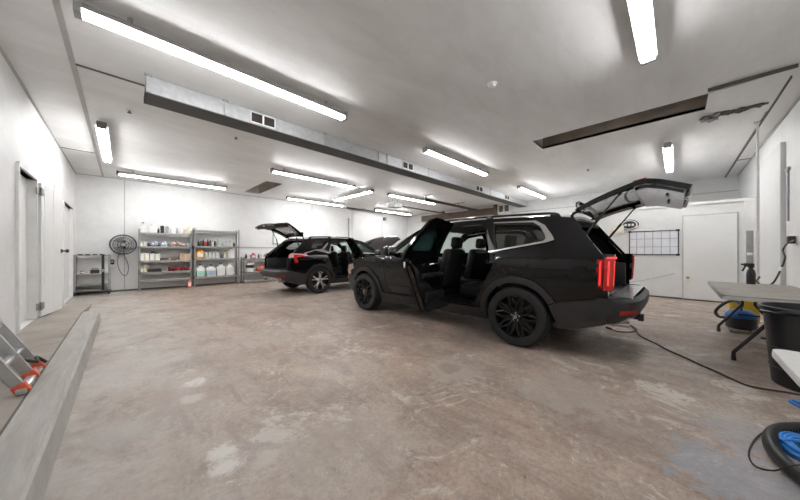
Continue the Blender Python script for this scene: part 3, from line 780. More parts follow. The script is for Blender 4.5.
    if quirk['hood']:
        hz = 1.13; b.xf(Matrix.Translation((2.45, 0, hz)) @ Matrix.Rotation(-R(quirk['hood']), 4, 'Y') @ Matrix.Translation((-2.45, 0, -hz)))
        hd = part(b, 'hood', M['paint1'])
        c_, s_ = math.cos(R(quirk['hood'])), math.sin(R(quirk['hood']))
        b = MB(); b.cyl((3.35, .55, .95), (2.45 + .75 * c_, .55, hz + .75 * s_ - .06), .012, n=8); part(b, 'hood_prop', M['steel'])
        b = MB(); b.b2((2.55, -.70, .45), (3.55, .70, .88), .05); b.box((3.05, 0, .90), (.5, .5, .08), None, .03); part(b, 'engine', M['plastic'])
    else:
        part(b, 'hood', M['paint1'])
    # --- windscreen
    def ws(s, t_, o):
        q = 2 * s - 1
        l0 = 2.40 + .14 * (1 - q * q); l1 = 1.72 + .10 * (1 - q * q)
        z0 = ZE(2.40) + .055 * (1 - abs(q) ** 3); z1 = ZE(1.72) + .05 * (1 - abs(q) ** 2.6) - .03 * (1 - q * q)
        e0 = Wd(2.40, ZE(2.40)) - .02; e1 = Wd(1.72, ZE(1.72)) - .02
        return Vector((l0 + (l1 - l0) * t_ + .03 * math.sin(PI * t_), q * (e0 + (e1 - e0) * t_), z0 + (z1 - z0) * t_ + .035 * math.sin(PI * t_) - o))
    b = MB(); b.patch(ws, 14, 10, .006); part(b, 'windshield', M['glass'])
    # --- front: fascia, grille, lamps
    nose = interp([(.22, 3.80), (.35, 3.90), (.55, 3.94), (.78, 3.93), (.95, 3.86)])
    def fas(z0, z1, s0=-1, s1=1, off=0):
        def f(s, t_, o):
            q = math.sin(PI / 2 * (s0 + (s1 - s0) * s)); z = z0 + (z1 - z0) * t_; n_ = nose(z); le = n_ - .34
            return Vector((n_ - .34 * (1 - math.sqrt(max(0, 1 - abs(q) ** 4))) + off - o, q * (Wd(le, z) + off * .5), z))
        return f
    b = MB(); b.patch(fas(.62, .93), 24, 6, .04); part(b, 'front_fascia', M['paint1'])
    b = MB(); b.patch(fas(.24, .64, -1, 1, .01), 24, 6, .05)
    for sg in (1, -1): b.panel([(3.36, .30), (3.60, .27), (3.62, .70), (3.46, .68), (3.42, .60)], [], side(sg, .012), .04, .1)
    part(b, 'front_bumper', M['plastic'])
    b = MB(); b.patch(fas(.68, .88, -.55, .55, .012), 14, 6, .02); gr = part(b, 'grille', M['gloss'])
    for i in range(4):
        b = MB(); z_ = .70 + i * .05; b.patch(fas(z_, z_ + .012, -.53, .53, .022), 14, 1, .01); part(b, 'grille_bar', M['rims'], gr)
    for sg in (1, -1):
        b = MB(); b.patch(fas(.70, .90, sg * .60, sg * 1.0, .010), 8, 5, .03); b.panel([(3.42, .83), (3.60, .76), (3.585, .905), (3.44, .93)], [], side(sg, .008), .03, .05)
        hl_ = part(b, 'headlight', M['clear'])
        b = MB(); b.panel([(3.55, .72), (3.61, .72), (3.61, .90), (3.57, .90)], [], side(sg, .012), .02, 0); part(b, 'side_marker', M['amber'], hl_)
    # --- rear bumper, lamps, tow bar
    rb = interp([(.40, -1.00), (.47, -1.10), (.58, -1.17), (.66, -1.17), (.70, -1.13)])
    def bump(z0, z1, s0=-1, s1=1, off=0):
        def f(s, t_, o):
            q = math.sin(PI / 2 * (s0 + (s1 - s0) * s)); z = z0 + (z1 - z0) * t_; n_ = rb(z)
            return Vector((n_ + .26 * (1 - math.sqrt(max(0, 1 - abs(q) ** 4))) - off + o, q * (Wd(n_ + .26, z) + .012 + off * .5), z))
        return f
    b = MB(); b.patch(bump(.41, .70), 26, 8, .05); b.patch(lambda s, t_, o: Vector((bump(.70, .70)(s, 0, 0).x + .22 * t_, bump(.70, .70)(s, 0, 0).y * (1 - .05 * t_), .70 + .0 * t_)), 26, 2)
    for sg in (1, -1):
        b.panel([(-.90, .42), (-.90, .695), (-.80, .675), (-.45, .60), (-.375, .56), (-.46, .30), (-.60, .31), (-.78, .375)], [], side(sg, .014), .04, .08)
    bp = part(b, 'rear_bumper', M['plastic'])
    b = MB(); b.patch(bump(.42, .49, -.55, .55, .012), 18, 3, .03); part(b, 'skid_plate', M['rims'], bp, lab='silver skid plate')
    for sg in (1, -1):
        b = MB(); b.patch(bump(.535, .58, sg * .50, sg * .80, .010), 8, 2, .012); part(b, 'reflector', M['reflector'], bp, lab='red bumper reflector')
        b = MB(); b.cyl((-.9, sg * .55, .39), (-1.06, sg * .55, .39), .035, n=14); part(b, 'exhaust_tip', M['chrome'])
    if quirk['tow']:
        b = MB(); b.b2((-1.12, -.035, .36), (-.9, .035, .42), .006); b.b2((-1.14, -.05, .35), (-1.09, .05, .43), .006); b.b2((-1.0, -.5, .37), (-.94, .5, .42)); part(b, 'tow_hitch', M['plastic'])
    b = MB(); b.patch(lambda s, t_, o: Vector((-1.10 + .18 * t_, (2 * s - 1) * .70, .705 - o)), 10, 2, .02); part(b, 'load_sill_plate', M['rims'], lab='bright load sill plate')
    # tail lamps wrap the corner
    for sg in (1, -1):
        if quirk['chrome']:
            def lamp(d0, d1, z0, z1, off):
                def f(s, t_, o):
                    d_ = d0 + (d1 - d0) * s; z = z0 + (z1 - z0) * t_
                    lean = -.05 * (z - 1.0)
                    a_ = PI / 2 * min(1, max(0, (d_ - .06) / .14))
                    if d_ < .06: l, y = -.815 - d_, 0
                    elif d_ < .20: l, y = -.875 - .085 * math.sin(a_), .085 * (1 - math.cos(a_))
                    else: l, y = -.96, .085 + (d_ - .20)
                    return Vector((l - off + o + lean, sg * (Wd(-.9, z) - y + off * .5), z))
                return f
            b = MB(); b.patch(lamp(.0, .24, .77, 1.15, .004), 14, 8, .03); tl = part(b, 'taillight', M['gloss'], lab='upright red tail lamp in black housing')
            b = MB(); b.patch(lamp(.008, .055, .80, 1.10, .016), 4, 6, .02); part(b, 'lamp_lens', M['red'], tl)
            b = MB(); b.patch(lamp(.085, .19, .78, 1.12, .016), 8, 6, .02); part(b, 'lamp_lens', M['red'], tl)
            for d0, d1 in ((.028, .036), (.10, .11), (.165, .175)):
                b = MB(); b.patch(lamp(d0, d1, .83, 1.08, .021), 2, 5, .008); part(b, 'light_bar', M['redglow'], tl)
            b = MB(); b.patch(lamp(.085, .225, 1.105, 1.125, .021), 10, 2, .008); part(b, 'light_bar', M['redglow'], tl)
        else:
            b = MB(); b.panel([(-.40, 1.10), (-.95, 1.05), (-.96, 1.13), (-.90, 1.18), (-.50, 1.15)], [], side(sg, .010), .03, .08); tl = part(b, 'taillight', M['pinklens'], lab='wide tail lamp, pale pink and red')
            b = MB(); b.panel([(-.68, .92), (-.77, .90), (-.83, 1.08), (-.84, 1.14), (-.55, 1.12), (-.52, 1.085), (-.75, 1.075)], [], side(sg, .016), .02, .08); part(b, 'lamp_lens', M['red'], tl)
    # --- raised liftgate, modelled shut then swung about its hinge
    prof = [(-.59, 1.605), (-.70, 1.50), (-.84, 1.33), (-.95, 1.17), (-1.01, 1.07), (-1.03, .92), (-1.03, .73)]
    acc = [0]
    for a_, c_ in zip(prof[:-1], prof[1:]): acc.append(acc[-1] + math.hypot(c_[0] - a_[0], c_[1] - a_[1]))
    PL = interp(list(zip(acc, [p[0] for p in prof]))); PZ = interp(list(zip(acc, [p[1] for p in prof]))); AL = acc[-1]
    hw = interp([(0, .60), (.25, .68), (acc[3], .80), (acc[4], .84), (AL, .76)])
    G = Matrix.Translation((-.52, 0, 1.61)) @ Matrix.Rotation(R(quirk['gate']), 4, 'Y') @ Matrix.Translation((.52, 0, -1.61))
    def gm(a_, c_, o):      # a_ in -1..1 across, c_ along the profile
        e = .01; tx, tz = PL(c_ + e) - PL(c_ - e), PZ(c_ + e) - PZ(c_ - e); n_ = math.hypot(tx, tz) or 1
        nx, nz = tz / n_, -tx / n_      # outward (rear, up)
        bulge = .05 * (1 - a_ * a_)
        return Vector((PL(c_) + (bulge - o) * nx, a_ * hw(c_), PZ(c_) + (bulge - o) * nz))
    z0 = .09; z1 = acc[3] - .01
    win = roundpoly([(-.80, z1), (-.80, z0 + .06), (-.74, z0), (.74, z0), (.80, z0 + .06), (.80, z1)], .08)
    rim_ = roundpoly([(-1, AL), (-1, acc[4]), (-.98, .02), (-.9, 0), (.9, 0), (.98, .02), (1, acc[4]), (1, AL)], .06)
    b = MB(); b.panel(rim_, [win], gm, .05, .10); lg = part(b.xf(G), 'liftgate', M['paint1'])
    b = MB(); b.panel(inset(win, -.015), [], lambda a_, c_, o: gm(a_, c_, .012 + o), .006, .12); part(b.xf(G), 'rear_window', M['tint'], lg)
    b = MB(); b.panel(roundpoly([(-.93, AL - .03), (-.93, acc[3] + .02), (.93, acc[3] + .02), (.93, AL - .03)], .06), [], lambda a_, c_, o: gm(a_, c_, .05 + o + .025 * (1 - a_ ** 4)), .03, .12)
    tr = part(b.xf(G), 'inner_trim', M['gatetrim'] if quirk['chrome'] else M['interior'], lg)
    for q in (-.35, .35):
        b = MB(); c0 = acc[4] + .18; v0 = gm(q - .09, c0, .11); v1 = gm(q + .09, c0, .11); b.tube([gm(q - .11, c0, .09), v0, v1, gm(q + .11, c0, .09)], .012, 8); part(b.xf(G), 'pull_handle', M['plastic'], tr)
    b = MB(); b.box(gm(0, AL - .02, .06), (.06, .12, .05), None, .01); part(b.xf(G), 'latch', M['chrome'], lg)
    b = MB(); b.patch(lambda s, t_, o: gm((2 * s - 1) * .9, -.02 + .05 * t_, -.03 + o) - Vector((.12 * (1 - t_), 0, 0)), 14, 2, .03); part(b.xf(G), 'spoiler', M['gloss'], lg)
    for sg in (1, -1):
        b = MB(); c0 = acc[3]; b.panel([(sg * .72, c0 + .03), (sg * .97, c0 + .03), (sg * .98, c0 + .13), (sg * .8, c0 + .12)], [], lambda a_, c_, o: gm(a_, c_, -.012 + o), .012, 0); part(b.xf(G), 'lamp_lens', M['red'], lg)
        hp = G @ gm(sg * .93, acc[3] - .10, .06); jp = Vector((-.70, sg * (Wd(-.7, 1.40) - .09), 1.38))
        b = MB(); mid = jp.lerp(hp, .5); b.cyl(jp, mid, .016, n=10); b.cyl(mid, hp, .009, n=10); b.ball(jp, .02, n=8); b.ball(hp, .018, n=8); part(b, 'gas_strut', M['gloss'])
        b = MB(); a0 = Vector((-.50, sg * .50, 1.60)); b.tube([a0, a0 + Vector((-.03, 0, .05)), G @ gm(sg * .8, .05, .05)], .018, 8, smooth=4); part(b, 'hinge_arm', M['gloss'])
    # --- wheels
    for (lx, nm) in ((0, 'r'), (FRONT * k, 'f')):
        for sg in (1, -1):
            yc = sg * (.855 if k == 1 else .84)
            W_ = Matrix.Translation((lx, yc, WR)) @ Matrix.Rotation(-sg * PI / 2, 4, 'X')
            b = MB()
            b.lathe([(.262, -.12), (.30, -.125), (.345, -.118), (.362, -.10), (.37, -.07), (.37, .07), (.362, .10), (.345, .118), (.30, .125), (.272, .118), (.262, .10), (.255, -.0)], 48, W_, close=True)
            for q in (-.045, 0, .045): b.lathe([(.3695, q - .004), (.3715, q - .004), (.3715, q + .004), (.3695, q + .004)], 48, W_)
            wh = b.build('wheel', M['rubber'], root, 30)
            b = MB()
            b.lathe([(.262, .10), (.272, .113), (.268, .116), (.255, .112), (.245, .085), (.235, .02), (.235, -.10), (.255, -.11)], 48, W_)
            b.lathe([(0, .02), (.235, .0), (.235, -.01), (0, -.01)], 32, W_)
            b.build('rim_barrel', M['rimb'], wh, 30)
            b = MB()
            b.lathe([(0, .098), (.03, .098), (.038, .09), (.062, .088), (.07, .07), (.07, .03), (0, .03)], 24, W_)
            ns = 5
            for i in range(ns):
                for d_ in (-1, 1):
                    a0 = 2 * PI * i / ns + .3; a1 = a0 + d_ * (.30 if rim == 'y' else .20)
                    p0 = Vector((.055 * math.cos(a0 + d_ * .25), .055 * math.sin(a0 + d_ * .25), .075)); p1 = Vector((.155 * math.cos(a0 + d_ * .13), .155 * math.sin(a0 + d_ * .13), .095)); p2 = Vector((.258 * math.cos(a1), .258 * math.sin(a1), .10))
                    wv = .014 if rim == 'y' else .017
                    for A_, B_, w0, w1 in ((p0, p1, wv, wv), (p1, p2, wv, wv * 1.25)):
                        dr = (B_ - A_).normalized(); nr = Vector((-dr.y, dr.x, 0)).normalized()
                        q0 = [A_ + nr * w0, A_ - nr * w0, B_ - nr * w1, B_ + nr * w1]
                        va = [b.bm.verts.new(W_ @ v_) for v_ in q0]; vb = [b.bm.verts.new(W_ @ (v_ - Vector((0, 0, .035)))) for v_ in q0]
                        b.bm.faces.new(va); b.bm.faces.new(vb[::-1])
                        for j in range(4): b.bm.faces.new((va[j], vb[j], vb[(j + 1) % 4], va[(j + 1) % 4]))
                if rim == 'y':
                    am = 2 * PI * i / ns + .3 + PI / ns
                    p0 = Vector((.06 * math.cos(am), .06 * math.sin(am), .07)); p1 = Vector((.15 * math.cos(am), .15 * math.sin(am), .085))
                    for e_ in (-.22, .22):
                        p2 = Vector((.258 * math.cos(am + e_), .258 * math.sin(am + e_), .10)); b.tube([W_ @ p1, W_ @ p2], .011, 6)
                    b.tube([W_ @ p0, W_ @ p1], .013, 6)
            b.build('spokes', M['rimb'] if rim == 'y' else M['rims'], wh, 30)
            b = MB(); b.lathe([(0, .104), (.024, .104), (.028, .097), (.028, .09), (0, .09)], 18, W_); hc = b.build('hub_cap', M['gloss'], wh, 30)
            b = MB(); b.lathe([(.015, .1045), (.019, .1055), (.021, .1045)], 18, W_); b.box((0, 0, 0), (.02, .004, .002), W_ @ Matrix.Translation((0, 0, .105)) @ Matrix.Rotation(.6, 4, 'Z')); b.build('cap_emblem', M['rims'], hc, 30)
            for i in range(5):
                a_ = 2 * PI * i / 5 + .3 + PI / 5; p = Vector((.047 * math.cos(a_), .047 * math.sin(a_), 0))
                b = MB(); b.cyl(W_ @ (p + Vector((0, 0, .08))), W_ @ (p + Vector((0, 0, .094))), .009, n=6); b.build('lug_nut', M['chrome'], wh, 30)
            b = MB(); b.lathe([(0, -.02), (.16, -.02), (.16, -.035), (0, -.035)], 28, W_); b.build('brake_disc', M['steel'], wh, 30)
    return root
jl = interp([(.60, -.93), (.95, -.91), (1.15, -.875), (1.28, -.78), (1.44, -.67), (1.55, -.58)])
make_suv('suv', 'large near black SUV with black wheels, rear door open and liftgate raised high', (4.40, 1.42, 0), PI / 2, 1, 1.0, 1.0, 'y', dict(door=81, hood=0, gate=70, chrome=True, tow=True))
make_suv('suv', 'smaller far black SUV by the shelves with silver wheels, raised hood and raised liftgate', (3.93, 8.05, 0), 0, -1, .94, .965, 'v', dict(door=72, hood=40, gate=80, chrome=False, tow=False, rake=.2))
# ------------------------------------------------------------------ shelving along the back wall
def ux(u, Y): return onY(u, 250, Y)[0]
def shelf_unit(x0, x1, y0, y1, zs, ztop, label, board=True):
    g = thing('storage_shelf', label, 'shelf', ((x0 + x1) / 2, (y0 + y1) / 2, 0))
    w = (x1 - x0) / 2; d = (y1 - y0) / 2
    for sx in (-1, 1):
        for sy in (-1, 1):
            b = MB(); x = sx * w; y = sy * d
            b.b2((x, y, 0), (x - sx * .045, y - sy * .004, ztop)); b.b2((x, y, 0), (x - sx * .004, y - sy * .045, ztop))
            z = .08
            while z < ztop - .05: b.b2((x - sx * .018, y + sy * .001, z), (x - sx * .028, y, z + .02)); z += .09
            b.b2((x, y, 0), (x - sx * .06, y - sy * .06, .008)); b.build('post', M['steel'], g, sharp=0)
    for z in zs:
        b = MB(); b.b2((-w + .006, -d + .006, z - .016), (w - .006, d - .006, z)); s_ = b.build('shelf_board', M['board'] if board else M['steel'], g, sharp=0)
        for sy in (-1, 1):
            b = MB(); b.b2((-w + .005, sy * d - .012 * (sy > 0), z - .06), (w - .005, sy * d + .012 * (sy < 0), z - .004)); b.build('beam', M['steel'], s_, sharp=0)
        for sx in (-1, 1):
            b = MB(); b.b2((sx * w - .010 * (sx > 0), -d + .01, z - .05), (sx * w + .010 * (sx < 0), d - .01, z - .018)); b.build('end_brace', M['steel'], s_, sharp=0)
    return g
YF, YK = 11.26, 11.61; YI = 11.40
s1 = (ux(138.5, YF), ux(192, YF)); s2 = (ux(194, YF), ux(239.5, YF)); s3 = (ux(243.5, YF), ux(276, YF))
Z1 = (1.75, 1.34, .906, .56, .32); Z2 = (1.90, 1.36, .945, .33); Z3 = (.915, .43, .09)
shelf_unit(s1[0], s1[1], YF, YK, Z1, 1.86, 'leftmost tall grey steel shelf, beside the wall fan, white jugs on top')
shelf_unit(s2[0], s2[1], YF, YK, Z2, 1.96, 'middle tall grey steel shelf holding rows of bottles and green jugs')
shelf_unit(s3[0], s3[1], YF, YK, Z3, .98, 'low grey steel shelf behind the far SUV tail')

def jug(lab, u0, u1, z, h, m, cap='blackp', grp=None, Y=YI, d=.13, fluid=None):
    x0, x1 = ux(u0, Y), ux(u1, Y); w = x1 - x0
    g = thing('jug', lab, 'jug', ((x0 + x1) / 2, Y, z), 0, grp)
    b = MB(); k = h * .72
    b.box((0, 0, k / 2), (w, d, k), None, min(w, d) * .16, seg=3)
    b.lathe([(min(w, d) * .44, k * .93), (min(w, d) * .34, k + h * .08), (min(w, d) * .18, h * .88), (min(w, d) * .18, h * .93), (0, h * .93)], 14)
    b.build('bottle_body', M[m], g)
    b = MB(); b.cyl((0, 0, h * .90), (0, 0, h), min(w, d) * .21, n=12); b.build('cap', M[cap], g)
    b = MB(); b.tube([(w * .26, 0, k * .96), (w * .40, 0, h * .86), (w * .2, 0, h * .93), (.0, 0, h * .88)], .008, 6, smooth=3); b.build('handle', M[m], g)
    if fluid:
        b = MB(); b.box((0, 0, k * .40), (w * 1.008, d * 1.008, k * .74), None, min(w, d) * .16, seg=3); b.build('fluid_level', M[fluid], g)
    else:
        b = MB(); b.b2((-w * .36, -d / 2 - .002, k * .25), (w * .36, -d / 2 + .001, k * .78)); b.build('label_patch', M['paper' if m != 'white' else 'bluegrey' if cap == 'navy' else 'paper'], g, sharp=0)
    return g
def bottle(lab, u, z, h, r, m, cap='blackp', grp=None, Y=YI, spray=False):
    g = thing('bottle', lab, 'bottle', (ux(u, Y), Y, z), 0, grp)
    b = MB(); b.lathe([(0, 0), (r * .92, 0), (r, r * .15), (r, h * .58), (r * .85, h * .70), (r * .36, h * .80), (r * .34, h * .86), (0, h * .86)], 16); b.build('bottle_body', M[m], g)
    b = MB(); b.cyl((0, 0, h * .84), (0, 0, h * .95), r * .42, n=12)
    if spray: b.b2((-r * .3, -r * .9, h * .93), (r * .3, r * .6, h), .004); b.b2((-r * .12, -r * .75, h * .78), (r * .12, -r * .6, h * .93))
    else: b.cyl((0, 0, h * .95), (0, 0, h), r * .36, n=12)
    b.build('cap', M[cap], g); return g
def carton(lab, u0, u1, z, h, m, d=.25, Y=YI, nm='box', grp=None):
    x0, x1 = ux(u0, Y), ux(u1, Y); w = x1 - x0
    g = thing(nm, lab, 'box', ((x0 + x1) / 2, Y, z), 0, grp)
    b = MB(); b.b2((-w / 2, -d / 2, 0), (w / 2, d / 2, h), .004); b.build('carton', M[m], g, sharp=0)
    b = MB(); b.b2((-.02, -d / 2 - .001, h * .0 + .004), (.02, d / 2 + .001, h + .001)); b.build('tape', M['tan'] if m != 'tan' else M['paper'], g, sharp=0); return g
def tin(lab, u, z, h, r, m, Y=YI):
    g = thing('can', lab, 'can', (ux(u, Y), Y, z))
    b = MB(); b.lathe([(0, 0), (r, 0), (r * 1.03, .006), (r, .012), (r, h - .012), (r * 1.03, h - .006), (r, h), (r * .9, h), (r * .88, h - .01), (0, h - .01)], 20); b.build('can_body', M[m], g)
    b = MB(); b.cyl((0, 0, h - .012), (0, 0, h + .012), r * .35, n=12); b.build('lid', M['blackp'], g); return g
def heap(lab, u0, u1, z, h, ms, nm='cloth_bundle', cat='cloth', Y=YI, d=.28, n=5, seed=1):
    x0, x1 = ux(u0, Y), ux(u1, Y); w = x1 - x0; r_ = random.Random(seed)
    g = thing(nm, lab, cat, ((x0 + x1) / 2, Y, z))
    for i in range(n):
        b = MB(); f = (i + .5) / n; hh = h * r_.uniform(.55, 1.0)
        b.ball((-w / 2 + w * f, r_.uniform(-.03, .03), hh / 2), .5, (w / n * 1.5, d * r_.uniform(.8, 1), hh), 14)
        for v in b.bm.verts:
            q = v.co * 22; k = .010 * (math.sin(q.x * 1.3 + seed) + math.sin(q.y * 1.7 + q.z)); v.co.z = max(0.0, v.co.z + k * .8); v.co.y += k
            v.co.x = max(-w / 2, min(w / 2, v.co.x))
        b.build('fold', M[ms[i % len(ms)]], g)
    return g
TOPS = 'jugs and bottles on top of the leftmost tall shelf'
jug('white jug with dark cap at the left end of the leftmost shelf top', 140, 146, Z1[0], .31, 'white', 'blackp', TOPS)
jug('wide white jug, second from the left on the leftmost shelf top', 148.4, 157, Z1[0], .27, 'white', 'white', TOPS, d=.16)
bottle('small dark bottle beside the wide white jug, leftmost shelf top', 158.5, Z1[0], .16, .028, 'blackp', grp=TOPS)
tin('black can in the middle of the leftmost shelf top', 162.3, Z1[0], .23, .047, 'blackp')
tin('grey can next to the black can, leftmost shelf top', 167.2, Z1[0], .21, .047, 'grey')
jug('plain white jug right of the grey can, leftmost shelf top', 170.6, 175.4, Z1[0], .22, 'white', 'white', TOPS)
bottle('dark bottle between two white containers, leftmost shelf top', 177.2, Z1[0], .19, .032, 'grey', grp=TOPS)
bottle('white bottle right of the dark bottle, leftmost shelf top', 181, Z1[0], .21, .045, 'white', 'white', grp=TOPS)
carton('small pink box near the right end of the leftmost shelf top', 183.8, 186.4, Z1[0], .15, 'pink', .1)
jug('cream jug at the right end of the leftmost shelf top', 187, 191.3, Z1[0], .29, 'cream', 'cream', TOPS)
carton('white box at the left end of the second level, leftmost shelf', 139.6, 146.5, Z1[1], .12, 'white')
heap('pale blue towels heaped on navy cloths, second level of the leftmost shelf', 147.5, 167, Z1[1], .16, ['navy', 'bluec', 'bluec'], n=6, seed=4)
heap('brown and pale cloths heaped on the second level, right half of leftmost shelf', 168.5, 185, Z1[1], .17, ['brownc', 'pink', 'brownc'], n=5, seed=8)
heap('grey-blue rag bundle at the right end of the second level, leftmost shelf', 186, 191.5, Z1[1], .15, ['bluec', 'grey'], n=2, seed=3)
carton('white carton at the left end of the third level, leftmost shelf', 139.8, 149, Z1[2], .21, 'white')
carton('white carton with dark top next to it, third level of the leftmost shelf', 149.5, 159.5, Z1[2], .20, 'white')
heap('dark rag lying on the white carton, third level of the leftmost shelf', 150.5, 158.5, Z1[2] + .205, .07, ['navy'], n=2, seed=2, d=.2)
carton('long low brown box in the middle of the third level, leftmost shelf', 160.5, 177.5, Z1[2], .07, 'brown')
carton('cardboard box at the right end of the third level, leftmost shelf', 179.3, 190.6, Z1[2], .20, 'card')
carton('tan box at the left end of the fourth level, leftmost shelf', 140.5, 149, Z1[3], .20, 'tan', .12, 11.48)
carton('small white box in front of the tan box, fourth level of leftmost shelf', 140.8, 146.2, Z1[3], .10, 'paper', .12, 11.27)
g = thing('tray', 'black tray with grey items on the fourth level, leftmost shelf', 'tray', (ux(154.5, YI), YI, Z1[3]))
b = MB(); b.b2((-.15, -.13, 0), (.15, .13, .012))
for s_ in (-1, 1): b.b2((-.15, s_ * .13 - .006, 0), (.15, s_ * .13 + .006, .09)); b.b2((s_ * .15 - .006, -.13, 0), (s_ * .15 + .006, .13, .09))
b.build('tray_body', M['blackp'], g, sharp=0)
for i in range(3):
    b = MB(); b.box((-.09 + i * .09, -.01, .05), (.07, .16, .07), None, .012); b.build('divider_cup', M['grey'], g, sharp=0)
heap('dark red cloth bags on the fourth level, leftmost shelf', 168, 191, Z1[3], .20, ['maroon', 'maroon', 'redp'], 'cloth_bag', 'bag', n=6, seed=11)
jug('orange bottle standing on the floor under the leftmost shelf', 187.4, 191.2, .008, .29, 'orange', 'orange', None, 11.30, .1)
# middle shelf
for i in range(9):
    ms = ('blackp', 'brown', 'blackp', 'redp', 'blackp', 'brown', 'white', 'blackp', 'grey')[i]
    lab = 'small dark bottle in the left row on the upper level of the middle shelf' if ms in ('blackp', 'brown') else {'redp': 'small red bottle among dark ones, upper level of the middle shelf', 'white': 'small white bottle ending the dark row, upper level of the middle shelf', 'grey': 'small grey bottle right of the white one, upper level of the middle shelf'}[ms]
    bottle(lab, 198.5 + i * 2.35, Z2[1], .20 + .03 * ((i * 7) % 3), .033, ms, 'white' if i % 2 else 'blackp', 'small bottles on the upper level of the middle shelf')
bottle('green bottle in the middle shelf upper row, right half', 222.5, Z2[1], .13, .035, 'green', 'blackp', 'small bottles on the upper level of the middle shelf')
bottle('blue bottle in the middle shelf upper row, right half', 226, Z2[1], .17, .035, 'bluec', 'blackp', 'small bottles on the upper level of the middle shelf', spray=True)
bottle('cream bottle near the right post, upper level of the middle shelf', 230, Z2[1], .20, .035, 'cream', 'blackp', 'small bottles on the upper level of the middle shelf')
bottle('dark spray bottle at the right post, upper level of the middle shelf', 234, Z2[1], .16, .035, 'navy', 'blackp', 'small bottles on the upper level of the middle shelf', spray=True)
jug('big orange jug at the left end of the third level, middle shelf', 195.6, 203.4, Z2[2], .33, 'orangej', 'blackp', None, d=.2)
for i, u in enumerate((206.2, 210, 213.8, 217.6)):
    bottle('white bottle with black spray head in the row right of the orange jug', u, Z2[2], .26, .042, 'white', 'blackp', 'white spray bottles on the middle shelf', spray=True)
bottle('blue topped bottle right of the white spray bottles, middle shelf', 221.6, Z2[2], .17, .04, 'navy', 'bluep')
bottle('tall pale bottle left of the tallest white jug, middle shelf', 225.2, Z2[2], .29, .04, 'cream', 'blackp')
jug('tallest white jug on the third level of the middle shelf', 228, 234, Z2[2], .36, 'white', 'redp', None)
jug('jug of pale green fluid on the lowest level of the middle shelf', 196, 204.8, Z2[3], .42, 'white', 'blackp', None, d=.22, fluid='green')
jug('jug of blue-grey fluid on the lowest level of the middle shelf', 206, 215.4, Z2[3], .40, 'white', 'blackp', None, d=.22, fluid='bluegrey')
jug('white jug with black cap right of the blue-grey one, lowest level', 216.6, 224.6, Z2[3], .44, 'white', 'blackp', None, d=.22)
jug('white jug with white cap at the right end, lowest level of the middle shelf', 225.6, 233, Z2[3], .42, 'white', 'white', None, d=.22)
# low shelf
jug('red jug on top of the low shelf', 250.5, 255.5, Z3[0], .21, 'redp', 'blackp')
bottle('black bottle on top of the low shelf, left of the red jug', 246, Z3[0], .20, .035, 'blackp', 'blackp', spray=True)
bottle('dark green bottle on top of the low shelf, right of the red jug', 258.6, Z3[0], .19, .032, 'brown')
jug('clear white jug at the right end of the low shelf top', 261, 266, Z3[0], .22, 'white', 'white')
g = thing('tub', 'white tub with a black band on the low shelf', 'tub', (ux(250, YI), YI, Z3[1]))
b = MB(); b.lathe([(0, 0), (.125, 0), (.145, .30), (.15, .31), (.15, .33), (0, .335)], 24); b.build('tub_body', M['white'], g)
b = MB(); b.lathe([(.1365, .14), (.1415, .14), (.1465, .24), (.1415, .24)], 24, close=True); b.build('label_band', M['blackp'], g)
heap('orange tool bag on the low shelf beside the white tub', 256.5, 267, Z3[1], .24, ['orange', 'orange', 'redp'], 'tool_bag', 'bag', n=4, seed=21)

# ------------------------------------------------------------------ rolling cart, fan, wall fittings at the back
xa, xb = ux(74.4, 11.2), ux(109.4, 11.2)
g = thing('rolling_cart', 'open grey rolling cart against the back wall in the left corner', 'cart', ((xa + xb) / 2, 11.36, 0))
w = (xb - xa) / 2; d = .17
for sx in (-1, 1):
    for sy in (-1, 1):
        b = MB(); b.b2((sx * w - .02, sy * d - .02, .10), (sx * w + .02, sy * d + .02, 1.10), .004); b.build('post', M['steel'], g, sharp=0)
        b = MB(); b.lathe([(.02, -.018), (.05, -.018), (.055, -.01), (.055, .01), (.05, .018), (.02, .018)], 18, Matrix.Translation((sx * w, sy * d, .056)) @ Matrix.Rotation(PI / 2, 4, 'Y'), close=True); b.b2((sx * w - .03, sy * d - .02, .056), (sx * w - .024, sy * d + .02, .11)); b.b2((sx * w + .024, sy * d - .02, .056), (sx * w + .03, sy * d + .02, .11))
        b.build('caster', M['blackp'], g)
for z in (1.08, .58, .28, .14):
    b = MB(); b.b2((-w, -d, z - .02), (w, d, z), .003); b.build('shelf_panel', M['steel'] if z != .58 else M['board'], g, sharp=0)
b = MB(); b.b2((-w, d + .001, .2), (w, d + .008, 1.0)); b.build('back_panel', M['trimw'], g, sharp=0)
for i in range(4):
    x = xa + .10 + i * .13
    t_ = thing('hand_tool', 'black hand tool lying on the top of the rolling cart', 'tool', (x, 11.30, 1.08), .2 * (i % 3 - 1), 'black hand tools on the cart top')
    b = MB(); b.cyl((-.05, 0, .018), (.03, 0, .018), .016, n=10); b.build('grip', M['blackp'], t_)
    b = MB(); b.box((.045, 0, .02), (.03, .07, .035), None, .006); b.build('tool_head', M['grey'], t_)
t_ = thing('tool_box', 'black toolbox on the middle tray of the rolling cart', 'toolbox', (ux(95, 11.3), 11.3, .58))
b = MB(); b.box((0, 0, .05), (.17, .14, .10), None, .012); b.build('case', M['blackp'], t_); b = MB(); b.tube([(-.05, 0, .10), (-.045, 0, .135), (.045, 0, .135), (.05, 0, .10)], .008, 6); b.build('handle', M['blackp'], t_)
t_ = thing('paint_brush_tin', 'small red and white tin on the left of the cart middle tray', 'tin', (ux(82, 11.3), 11.3, .58))
